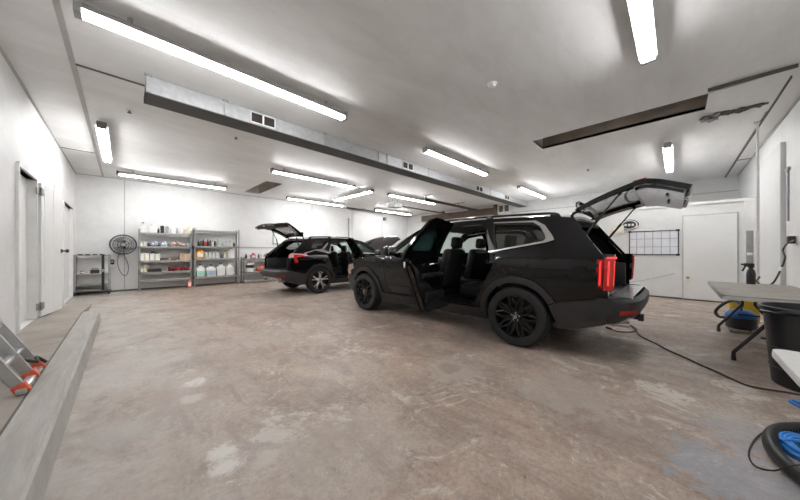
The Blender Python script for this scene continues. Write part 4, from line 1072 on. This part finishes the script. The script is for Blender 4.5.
b = MB(); b.lathe([(0, 0), (.04, 0), (.04, .08), (0, .08)], 16); b.build('tin_body', M['redp'], t_); b = MB(); b.lathe([(.041, .02), (.041, .06)], 16); b.build('label_band', M['paper'], t_)
t_ = thing('strap', 'long black strap hanging from the top of the rolling cart', 'strap', (ux(103, 11.15), 11.155, .12))
b = MB(); b.b2((-.028, -.008, 0), (.028, .008, .97), .004); b.build('webbing', M['blackp'], t_, sharp=0); b = MB(); b.b2((-.035, -.014, .5), (.035, .01, .58), .006); b.build('buckle', M['grey'], t_, sharp=0)

c = onY(123.4, 244.6, 11.42)
g = thing('wall_fan', 'round black wall fan on the back wall left of the shelves', 'fan', c)
b = MB(); rad = .27
for y, r0 in ((-.05, .27), (-.065, .22), (-.075, .17), (-.082, .12), (-.088, .07), (.03, .26), (.04, .2), (.045, .13), (-.01, .285), (0.0, .285)):
    b.tube([(r0 * math.cos(a), y, r0 * math.sin(a)) for a in [2 * PI * i / 36 for i in range(36)]], .005 if r0 < .28 else .009, 5, closed=True)
for i in range(24):
    a = 2 * PI * i / 24; ca, sa = math.cos(a), math.sin(a)
    b.tube([(.05 * ca, -.09, .05 * sa), (.15 * ca, -.08, .15 * sa), (.27 * ca, -.05, .27 * sa), (.285 * ca, -.005, .285 * sa), (.26 * ca, .03, .26 * sa), (.10 * ca, .05, .10 * sa)], .0035, 4)
b.build('guard', M['blackp'], g)
for i in range(3):
    b = MB(); a0 = 2 * PI * i / 3
    b.patch(lambda s, t_, o: Vector(((.04 + .19 * t_) * math.cos(a0 + (s - .5) * (.5 + .9 * t_)), -.02 + .05 * (s - .5) + o, (.04 + .19 * t_) * math.sin(a0 + (s - .5) * (.5 + .9 * t_)))), 6, 6, .004)
    b.build('blade', M['grey'], g)
b = MB(); b.lathe([(0, 0), (.05, .0), (.06, .03), (.06, .10), (.045, .13), (0, .135)], 18, Matrix.Translation((0, .015, 0)) @ Matrix.Rotation(-PI / 2, 4, 'X')); b.build('motor', M['blackp'], g)
b = MB(); b.lathe([(0, -.01), (.035, -.01), (.05, 0), (.05, .008), (0, .008)], 18, Matrix.Translation((0, -.088, 0)) @ Matrix.Rotation(PI / 2, 4, 'X')); b.build('badge', M['grey'], g)
b = MB(); b.b2((-.05, .235, -.12), (.05, .255, .12), .004); b.tube([(0, .24, -.05), (0, .17, -.06), (0, .12, 0)], .018, 8, smooth=3); b.build('bracket', M['blackp'], g)
b = MB(); b.tube([(-.05, .20, -.1), (-.10, .235, -.3), (-.12, .235, -.55), (-.07, .235, -.78), (.02, .235, -.92), (.09, .235, -.85), (.10, .235, -.6), (.02, .22, -.3), (.02, .12, -.06)], .007, 6, smooth=6); b.build('power_cord', M['cordb'], g)
c = onY(112.2, 262, YB - .02)
g = thing('switch_box', 'small dark wall switch box between cart and fan cord', 'switch', (c[0], YB - .005, c[2]))
b = MB(); b.box((0, -.02, 0), (.08, .05, .14), None, .006); b.build('switch_case', M['blackp'], g, sharp=0); b = MB(); b.box((0, -.05, .01), (.03, .015, .05), None, .004); b.build('toggle', M['white'], g, sharp=0); b = MB(); b.box((.0, -.02, -.13), (.07, .04, .08), None, .006); b.build('outlet', M['white'], g, sharp=0)
p0 = onY(272.6, 244.3, YB); p1 = onY(287, 232.5, YB)
g = thing('picture_frame', 'dark framed white sheet on the back wall behind the far liftgate', 'picture', ((p0[0] + p1[0]) / 2, YB - .001, p0[2]))
w = (p1[0] - p0[0]) / 2; h = p1[2] - p0[2]
b = MB()
for lo, hi in (((-w, 0), (w, .035)), ((-w, h - .035), (w, h)), ((-w, 0), (-w + .035, h)), ((w - .035, 0), (w, h))): b.b2((lo[0], -.03, lo[1]), (hi[0], 0, hi[1]))
b.build('frame', M['grey'], g, sharp=0); b = MB(); b.b2((-w + .03, -.012, .03), (w - .03, 0, h - .03)); b.build('sheet', M['paper'], g, sharp=0)
c = onY(384, 219, YB)
g = thing('wall_speaker', 'small black speaker high on the back wall above the raised hood', 'speaker', (c[0], YB - .07, c[2]))
b = MB(); b.box((0, 0, 0), (.17, .12, .17), None, .015); b.build('case', M['blackp'], g, sharp=0); b = MB(); b.lathe([(0, 0), (.05, .004), (.06, .0)], 16, Matrix.Translation((0, -.062, 0)) @ Matrix.Rotation(PI / 2, 4, 'X')); b.b2((-.02, .05, -.02), (.02, .069, .02)); b.build('cone', M['grey'], g)
c0 = onY(348.5, 240, YB); c1 = onY(348.5, 218, YB)
g = thing('wall_conduit', 'grey vertical conduit pipe on the back wall above the far SUV', 'conduit', (c0[0], YB - .03, c0[2] - .9))
b = MB(); b.cyl((0, 0, 0), (0, 0, c1[2] - c0[2] + .9), .028, n=10); b.build('pipe', M['grey'], g)
for z in (.3, c1[2] - c0[2] + .8):
    b = MB(); b.b2((-.05, -.01, z), (.05, .029, z + .03)); b.build('clamp', M['steel'], g, sharp=0)

# ------------------------------------------------------------------ right wall fittings
X0 = XR - .001
ya, za = on_right(629, 231); yb, zb = on_right(679, 230.5); _, zc = on_right(654, 255)
g = thing('wall_planner', 'black framed white grid planner on the right wall beside the closed door', 'whiteboard', (X0, (ya + yb) / 2, zc))
w = abs(ya - yb) / 2; h = (za + zb) / 2 - zc
b = MB(); b.b2((-.012, -w, 0), (0, w, h)); b.build('board_face', M['whiteboard'], g, sharp=0)
b = MB()
for lo, hi in (((-w, 0), (w, .022)), ((-w, h - .022), (w, h)), ((-w, 0), (-w + .022, h)), ((w - .022, 0), (w, h))): b.b2((-.022, lo[0], lo[1]), (-.001, hi[0], hi[1]))
b.build('frame', M['blackp'], g, sharp=0)
b = MB()
for i in range(1, 6): y = -w + 2 * w * i / 6; b.b2((-.0135, y - .007, .02), (-.0122, y + .007, h - .02))
for j in (1, 2): b.b2((-.0135, -w + .02, h * j / 3 - .006), (-.0122, w - .02, h * j / 3 + .006))
b.build('grid_lines', M['grey'], g, sharp=0)
b = MB()
for y in (-w + .02, w - .02):
    for z in (.01, h - .01): b.box((-.026, y, z), (.01, .07, .05), None, .003)
b.build('corner_clip', M['blackp'], g, sharp=0)
y, z = on_right(629.3, 225)
g = thing('oval_sign', 'small oval black and white sign on the wall above the planner corner', 'sign', (X0 - .001, y, z))
Ms = Matrix.Rotation(-PI / 2, 4, 'Y') @ Matrix.Diagonal((.72, 1, 1, 1))
b = MB(); b.lathe([(0, 0), (.20, 0), (.20, .018), (.19, .022), (0, .022)], 36, Ms); b.build('sign_plate', M['blackp'], g)
b = MB(); b.lathe([(.145, .0225), (.175, .0225), (.175, .025), (.145, .025)], 36, Ms, close=True); b.build('white_ring', M['white'], g)
b = MB()
for k in range(3): b.b2((-.026, -.10 + .075 * k, -.03), (-.022, -.05 + .075 * k, .03))
b.build('white_marks', M['white'], g, sharp=0)
y, z = on_right(618, 229.5)
g = thing('wall_box', 'cream plastic box on the right wall left of the oval sign', 'control box', (X0, y, z))
b = MB(); b.box((-.05, 0, 0), (.10, .26, .24), None, .015); b.build('case', M['cream'], g, sharp=0); b = MB(); b.b2((-.104, -.09, -.06), (-.1, .09, .05)); b.build('cover', M['white'], g, sharp=0)
y, z = on_right(629, 231); z += .10
for i, (dy, m, lab) in enumerate(((.20, 'redp', 'small red magnet between the cream box and the planner'), (-.02, 'blackp', 'small black hook under the oval sign'), (-.17, 'pink', 'small pink note clip above the planner edge'))):
    g = thing('wall_clip', lab, 'clip', (X0 - .001, y + dy, z))
    b = MB(); b.box((-.012, 0, 0), (.024, .06, .08), None, .008); b.build('clip_body', M[m], g); b = MB(); b.cyl((-.024, 0, 0), (-.04, 0, .01), .012, n=8); b.build('peg', M[m], g)
y0, z0 = on_right(629, 255); y1 = on_right(675, 257)[0]
g = thing('wall_cable', 'thin grey cable sloping along the right wall below the planner', 'cable', (X0 - .008, y0, z0 - .75))
b = MB(); b.tube([(0, 0, 0), (0, (y1 - y0) * .5, .13), (0, y1 - y0, .30)], .006, 6, smooth=4); b.build('cable_run', M['grey'], g)
for f in (0, .5, 1):
    b = MB(); b.box((.002, (y1 - y0) * f, (0, .13, .30)[int(f * 2)]), (.012, .03, .02), None, .003); b.build('cable_clip', M['white'], g, sharp=0)
g = thing('wall_board', 'narrow grey-brown wooden strip fixed in the right corner beside the door', 'board', (X0 - .001, -1.13, .92))
b = MB(); b.b2((-.03, -.05, 0), (0, .05, .72), .004); b.build('plank', M['steel'], g, sharp=0)
b = MB(); b.b2((-.034, -.04, .18), (-.03, .04, .24)); b.build('label_patch', M['paper'], g, sharp=0)
# outlet, plug and hanging cord on the near wall
c = onY(796.5, 240.5, YN)
g = thing('wall_outlet', 'black plug in the wall outlet at the right edge of the picture', 'outlet', (c[0], YN + .001, c[2]))
b = MB(); b.box((0, .006, 0), (.09, .012, .13), None, .004); b.build('cover_plate', M['white'], g, sharp=0)
b = MB(); b.box((0, .045, .01), (.10, .07, .11), None, .012); b.build('plug', M['blackp'], g)
c1 = onY(789.5, 221, YN); c2 = onY(789.5, 169, YN)
g = thing('wall_raceway', 'thin grey cable running down the near wall above the plug', 'cable', (c1[0], YN + .012, c1[2]))
b = MB(); b.cyl((0, 0, 0), (0, 0, c2[2] - c1[2]), .011, n=8); b.build('cable_run', M['grey'], g)
b = MB(); b.box((0, .005, c2[2] - c1[2]), (.16, .03, .05), None, .004); b.build('junction_box', M['steel'], g, sharp=0)

# ------------------------------------------------------------------ folding tables
TZ = .72
def folding_table(x0, x1, y0, y1, m, lab, legs, sk=.036):
    g = thing('folding_table', lab, 'table', ((x0 + x1) / 2, (y0 + y1) / 2, 0))
    w = (x1 - x0) / 2; d = (y1 - y0) / 2
    P = roundpoly([(-w, -d), (w, -d), (w, d), (-w, d)], .05, 5)
    b = MB(); b.prism(P, lambda a, c_, t_: Vector((a, c_, TZ - .012 + t_)), .012); b.build('tabletop', M[m], g, sharp=30)
    b = MB(); b.panel(inset(P, -.002), [inset(P, .03)], lambda a, c_, o: Vector((a, c_, TZ - .010 - o)), sk, 0); b.build('table_edge', M['tedge'], g, sharp=30)
    for sx in (-1, 1):
        b = MB(); x = sx * (w - legs)
        for s_ in (-1, 1):
            b2_ = MB(); yo = s_ * (d - .10)
            b2_.tube([(x, yo, .03), (x, yo, .08), (x, yo - s_ * .02, .12), (x, yo - s_ * .20, .40), (x, yo - s_ * .22, .46), (x, yo - s_ * .22, TZ - .02)], .0165, 10, smooth=3)
            b2_.cyl((x, yo, .0), (x, yo, .05), .020, n=10)
            b2_.build('leg', M['blackp'], g)
        b.cyl((x, -(d - .28), .28), (x, d - .28, .28), .012, n=8); b.cyl((x, -(d - .32), .55), (x, d - .32, .55), .012, n=8); b.build('leg_crossbar', M['blackp'], g)
        b = MB(); b.tube([(x, 0, .55), (x - sx * .35, 0, TZ - .03)], .010, 8); b.build('leg_brace', M['blackp'], g)
    return g
folding_table(4.49, 6.42, -1.09, -.335, 'table', 'long stained grey folding table behind the black tub', .20)
folding_table(.34, 2.19, -1.08, -.315, 'table2', 'pale folding table whose corner shows at the lower right edge', .40, .020)
# sprayer on the far end of the long table
p = onZ(750.3, 283.2, TZ)
g = thing('spray_bottle', 'black trigger spray bottle standing on the far end of the grey table', 'spray bottle', (6.28, -.74, TZ))
b = MB(); b.lathe([(0, 0), (.040, 0), (.044, .01), (.044, .15), (.036, .19), (.020, .215), (.020, .24), (0, .24)], 20); b.build('bottle_body', M['blackp'], g)
b = MB(); b.box((-.01, .02, .27), (.04, .10, .05), None, .012); b.cyl((0, 0, .23), (0, 0, .26), .03, n=14); b.cyl((0, .065, .275), (0, .09, .278), .012, n=10); b.box((0, .062, .22), (.016, .02, .09), Matrix.Rotation(.35, 4, 'X'), .004); b.build('trigger_head', M['blackp'], g)
pts = [(6.33, -.82, TZ + .10)]
for u, v, Y in ((757, 281.5, -.86), (764, 286, -.93), (773, 283, -1.0), (780, 271, -1.08), (785, 258, -1.13), (783, 250, -1.15), (788, 243, -1.16), (795, 240, -1.165)):
    q = onY(u, v, Y); pts.append(q)
pts = [Vector(p_) for p_ in pts]
g = thing('power_cord', 'black cord sagging from the table end up to the wall plug', 'cord', pts[0])
b = MB(); b.tube([p_ - pts[0] for p_ in pts], .011, 8, smooth=6); b.build('cord_run', M['blackp'], g)
b = MB(); k = pts[4] - pts[0]; k2 = k.lerp(pts[5] - pts[0], .3); b.cyl(k, k2, .014, n=8); b.build('connector', M['white'], g, None)
# big black tub
g = thing('storage_tub', 'big black plastic tub on the floor at the end of the grey table', 'tub', (4.185, -.835, 0))
b = MB(); b.lathe([(0, 0), (.215, 0), (.225, .012), (.275, .64), (.29, .648), (.30, .66), (.30, .69), (.285, .695), (.268, .655), (.215, .03), (0, .025)], 44)
for z in (.16, .34): b.lathe([(.2255 + .0797 * z, z - .004), (.2315 + .0797 * z, z), (.2255 + .0797 * z, z + .004)], 44)
b.build('tub_body', M['blacktub'], g)
for a in (2.2, 2.2 + PI):
    b = MB(); c_, s_ = math.cos(a), math.sin(a); tx = Vector((-s_, c_, 0)); o_ = Vector((c_, s_, 0))
    b.tube([o_ * .29 + tx * .07 + Vector((0, 0, .66)), o_ * .335 + tx * .06 + Vector((0, 0, .65)), o_ * .335 - tx * .06 + Vector((0, 0, .65)), o_ * .29 - tx * .07 + Vector((0, 0, .66))], .014, 8); b.build('handle', M['blacktub'], g)
# vacuum and mop bucket under the table
g = thing('shop_vacuum', 'small black and blue shop vacuum on the floor under the grey table', 'vacuum', (6.40, -.66, 0))
b = MB(); b.lathe([(0, .05), (.125, .05), (.15, .07), (.155, .20), (.15, .225), (0, .225)], 26); b.build('tank', M['blackp'], g)
b = MB(); b.lathe([(.155, .215), (.16, .235), (.145, .28), (.10, .32), (.05, .335), (0, .34)], 26); b.build('motor_lid', M['bluep'], g)
b = MB(); b.tube([(-.07, 0, .32), (-.05, 0, .37), (.05, 0, .37), (.07, 0, .32)], .012, 8, smooth=3); b.build('carry_handle', M['blackp'], g)
for i in range(4):
    a = PI / 4 + i * PI / 2; b = MB(); b.lathe([(0, -.012), (.03, -.012), (.03, .012), (0, .012)], 14, Matrix.Translation((.14 * math.cos(a), .14 * math.sin(a), .03)) @ Matrix.Rotation(PI / 2, 4, 'X')); b.cyl((.14 * math.cos(a), .14 * math.sin(a), .04), (.13 * math.cos(a), .13 * math.sin(a), .08), .012, n=8); b.build('caster', M['grey'], g)
hp = [Vector(onX(u, v, X)) - Vector((6.40, -.66, 0)) for u, v, X in ((742, 306, 6.30), (736, 301, 6.4), (727, 302, 6.5), (719, 307, 6.5), (715.5, 312, 6.45), (719, 316.5, 6.4), (727, 317.5, 6.35), (735, 319, 6.32))]
b = MB(); b.tube(hp, .020, 10, smooth=6); b.build('hose', M['hosek'], g)
g = thing('mop_bucket', 'yellow mop bucket on the floor behind the shop vacuum', 'bucket', (7.0, -.75, 0))
b = MB(); b.prism(roundpoly([(-.13, -.15), (.13, -.15), (.13, .15), (-.13, .15)], .05), lambda a, c_, t_: Vector((a * (1 + .25 * t_), c_ * (1 + .25 * t_), .06 + t_)), .36); b.build('bucket_body', M['yellow'], g, sharp=30)
b = MB(); b.prism([(-.12, 0), (.12, 0), (.15, .10), (-.15, .10)], lambda a, c_, t_: Vector((-.02 - t_ * 1.0, a, .42 + c_)), .12); b.build('wringer', M['yellow'], g, sharp=30)
for sx in (-1, 1):
    for sy in (-1, 1):
        b = MB(); b.lathe([(0, -.012), (.03, -.012), (.03, .012), (0, .012)], 14, Matrix.Translation((sx * .10, sy * .12, .03)) @ Matrix.Rotation(PI / 2, 4, 'X')); b.cyl((sx * .10, sy * .12, .03), (sx * .10, sy * .12, .07), .01, n=6); b.build('caster', M['grey'], g)

# ------------------------------------------------------------------ hoses and cords on the floor
g = thing('extension_cord', 'dark extension cord trailing over the floor from the near SUV to the tub', 'cord', onZ(640, 336, 0))
o_ = Vector(onZ(640, 336, 0)); o_.z = 0
pts = [Vector(onZ(u, v, .010)) - o_ for u, v in ((611, 329), (618, 331.5), (630, 332), (637, 330), (633, 326.5), (630, 325), (634, 329), (642, 337), (655, 343), (668, 350), (684, 357), (700, 364.5), (715, 371), (732, 379), (748, 385.5), (765, 389), (785, 392), (805, 396), (830, 405))]
b = MB(); b.tube(pts, .008, 6, smooth=6); b.build('cord_run', M['cordb'], g)
b = MB(); b.tube([pts[0] + Vector((.05, .06, .004)), pts[0]], .018, 8); b.build('socket_end', M['cordb'], g)
hx, hy = 2.67, -.735
g = thing('vacuum_hose', 'thick black ribbed hose looped on the floor at the lower right', 'hose', (hx, hy, 0))
pts = []
for i in range(64):
    a = 2 * PI * 1.15 * i / 63 - .6; r_ = 1 - .05 * i / 63
    pts.append(Vector((.50 * r_ * math.cos(a), .345 * r_ * math.sin(a), 0.038 + (.075 * max(0, i - 50) / 13))))
b = MB(); P2 = catmull(pts, 4); b.tube(P2, [.036 if i % 2 else .032 for i in range(len(P2))], 12); b.build('hose_body', M['hosek'], g)
b = MB(); dd = (pts[0] - pts[1]).normalized(); b.cyl(pts[0], pts[0] + dd * .10, .045, .040, 14); b.build('hose_cuff', M['blackp'], g)
g = thing('air_hose_coil', 'coil of bright blue hose lying inside the black hose loop', 'hose', (2.80, -.53, 0))
pts = []
for i in range(150):
    a = 2 * PI * i / 18; lay = i // 50
    pts.append(Vector(((.045 + .0009 * (i % 50)) * math.cos(a) * 1.5, (.045 + .0009 * (i % 50)) * math.sin(a), .012 + .020 * lay + .004 * math.sin(a * 2))))
b = MB(); b.tube(pts, .0105, 7); b.build('coil', M['blue'], g)
b = MB(); b.tube([pts[-1], pts[-1] + Vector((.04, -.06, .01)), (.20, -.22, .06), (.36, -.28, .105), (.56, -.22, .03), (.80, -.12, .012), (.90, -.10, .012), (.88, -.2, .012)], .0105, 7, smooth=6); b.build('hose_tail', M['blue'], g)
b = MB(); b.cyl((.88, -.2, .014), (.86, -.24, .014), .014, n=8); b.build('fitting', M['brass'], g)
o_ = Vector(onZ(755, 455, 0))
g = thing('cable_loop', 'thin dark cable looping out beside the thick black hose', 'cable', o_)
ps = [Vector(onZ(u, v, .008)) - o_ for u, v in ((800, 424), (785, 426.5), (768, 430), (757, 437), (750.5, 447), (749, 456), (753, 464), (761, 468.5), (775, 470.5))]
ps += [Vector(onZ(u, v, .095)) - o_ for u, v in ((790, 466), (812, 464))]
b = MB(); b.tube(ps, .0042, 6, smooth=6); b.build('cable_run', M['cordb'], g)
b = MB(); b.tube([ps[-1], ps[-1] + Vector((.04, -.03, 0))], .012, 8); b.build('plug', M['blackp'], g)
# ------------------------------------------------------------------ ladder on the walkway
g = thing('ladder', 'aluminium ladder with orange feet leaning on the left wall at lower left', 'ladder', (-.55, 3.55, W8))
def lp(y, f, off=0): return Vector((.035 - .375 * f + off, y, .04 + .77 * f))
dr = (lp(0, 1) - lp(0, 0)).normalized(); Q = Matrix((dr.cross(Vector((0, 1, 0))) * -1, Vector((0, 1, 0)), dr)).transposed().to_4x4(); Ln = (lp(0, 1) - lp(0, 0)).length
for y in (.27, .03, -.27):
    b = MB(); m_ = lp(y, .5)
    b.box(m_, (.055, .012, Ln), Q, .002); b.box(m_ + Q @ Vector((.028, 0, 0)), (.008, .028, Ln), Q, .002); b.box(m_ + Q @ Vector((-.028, 0, 0)), (.008, .028, Ln), Q, .002); b.build('side_rail', M['alu'], g, sharp=30)
    b = MB(); b.box(lp(y, .0) + Vector((.005, 0, .0)), (.075, .045, .07), Q, .01); b.build('foot', M['orange'], g)
for f in (.22, .5, .78):
    for y0_, y1_ in ((-.27, .03), (.03, .27)):
        b = MB(); p0_, p1_ = lp(y0_, f), lp(y1_, f); b.box((p0_ + p1_) / 2, (.045, y1_ - y0_ - .012, .028), None, .008); b.build('rung', M['alu'], g, sharp=30)
b = MB(); b.box((.045, -.015, .028), (.05, .60, .035), None, .006); b.build('stabiliser_bar', M['alu'], g, sharp=30)
b = MB(); b.tube([lp(.10, .15, .02), lp(.12, .10, .06), lp(.22, .12, .05), lp(.24, .04, .07)], .012, 7, smooth=3); b.build('locking_hinge', M['blackp'], g)
# small dark rag behind the ladder foot
g = thing('rag', 'dark crumpled rag on the walkway beside the ladder foot', 'rag', (-.60, 4.05, W8))
b = MB(); b.ball((0, 0, .02), .07, (1, 1.3, .45), 14)
for v in b.bm.verts: v.co.z = max(0, v.co.z + .012 * math.sin(v.co.x * 70) * math.cos(v.co.y * 55))
b.build('cloth', M['steel'], g)
# ------------------------------------------------------------------ camera, world, view
cam = bpy.data.cameras.new('camera'); co = bpy.data.objects.new('camera', cam); COL.objects.link(co)
cam.sensor_width = 36; cam.lens = 36 * FOC / 800; cam.shift_y = 1.5 / 800; cam.clip_start = .05
co.location = (0, 0, EYE); co.rotation_euler = (PI / 2, 0, -PI / 4)
bpy.context.scene.camera = co
w = bpy.data.worlds.new('world'); bpy.context.scene.world = w; w.use_nodes = True
w.node_tree.nodes['Background'].inputs[0].default_value = (.8, .85, .9, 1); w.node_tree.nodes['Background'].inputs[1].default_value = .05
sc = bpy.context.scene
sc.view_settings.view_transform = 'Standard'; sc.view_settings.look = 'None'; sc.view_settings.gamma = 1; sc.view_settings.use_curve_mapping = False
sc.view_settings.exposure = 1.02
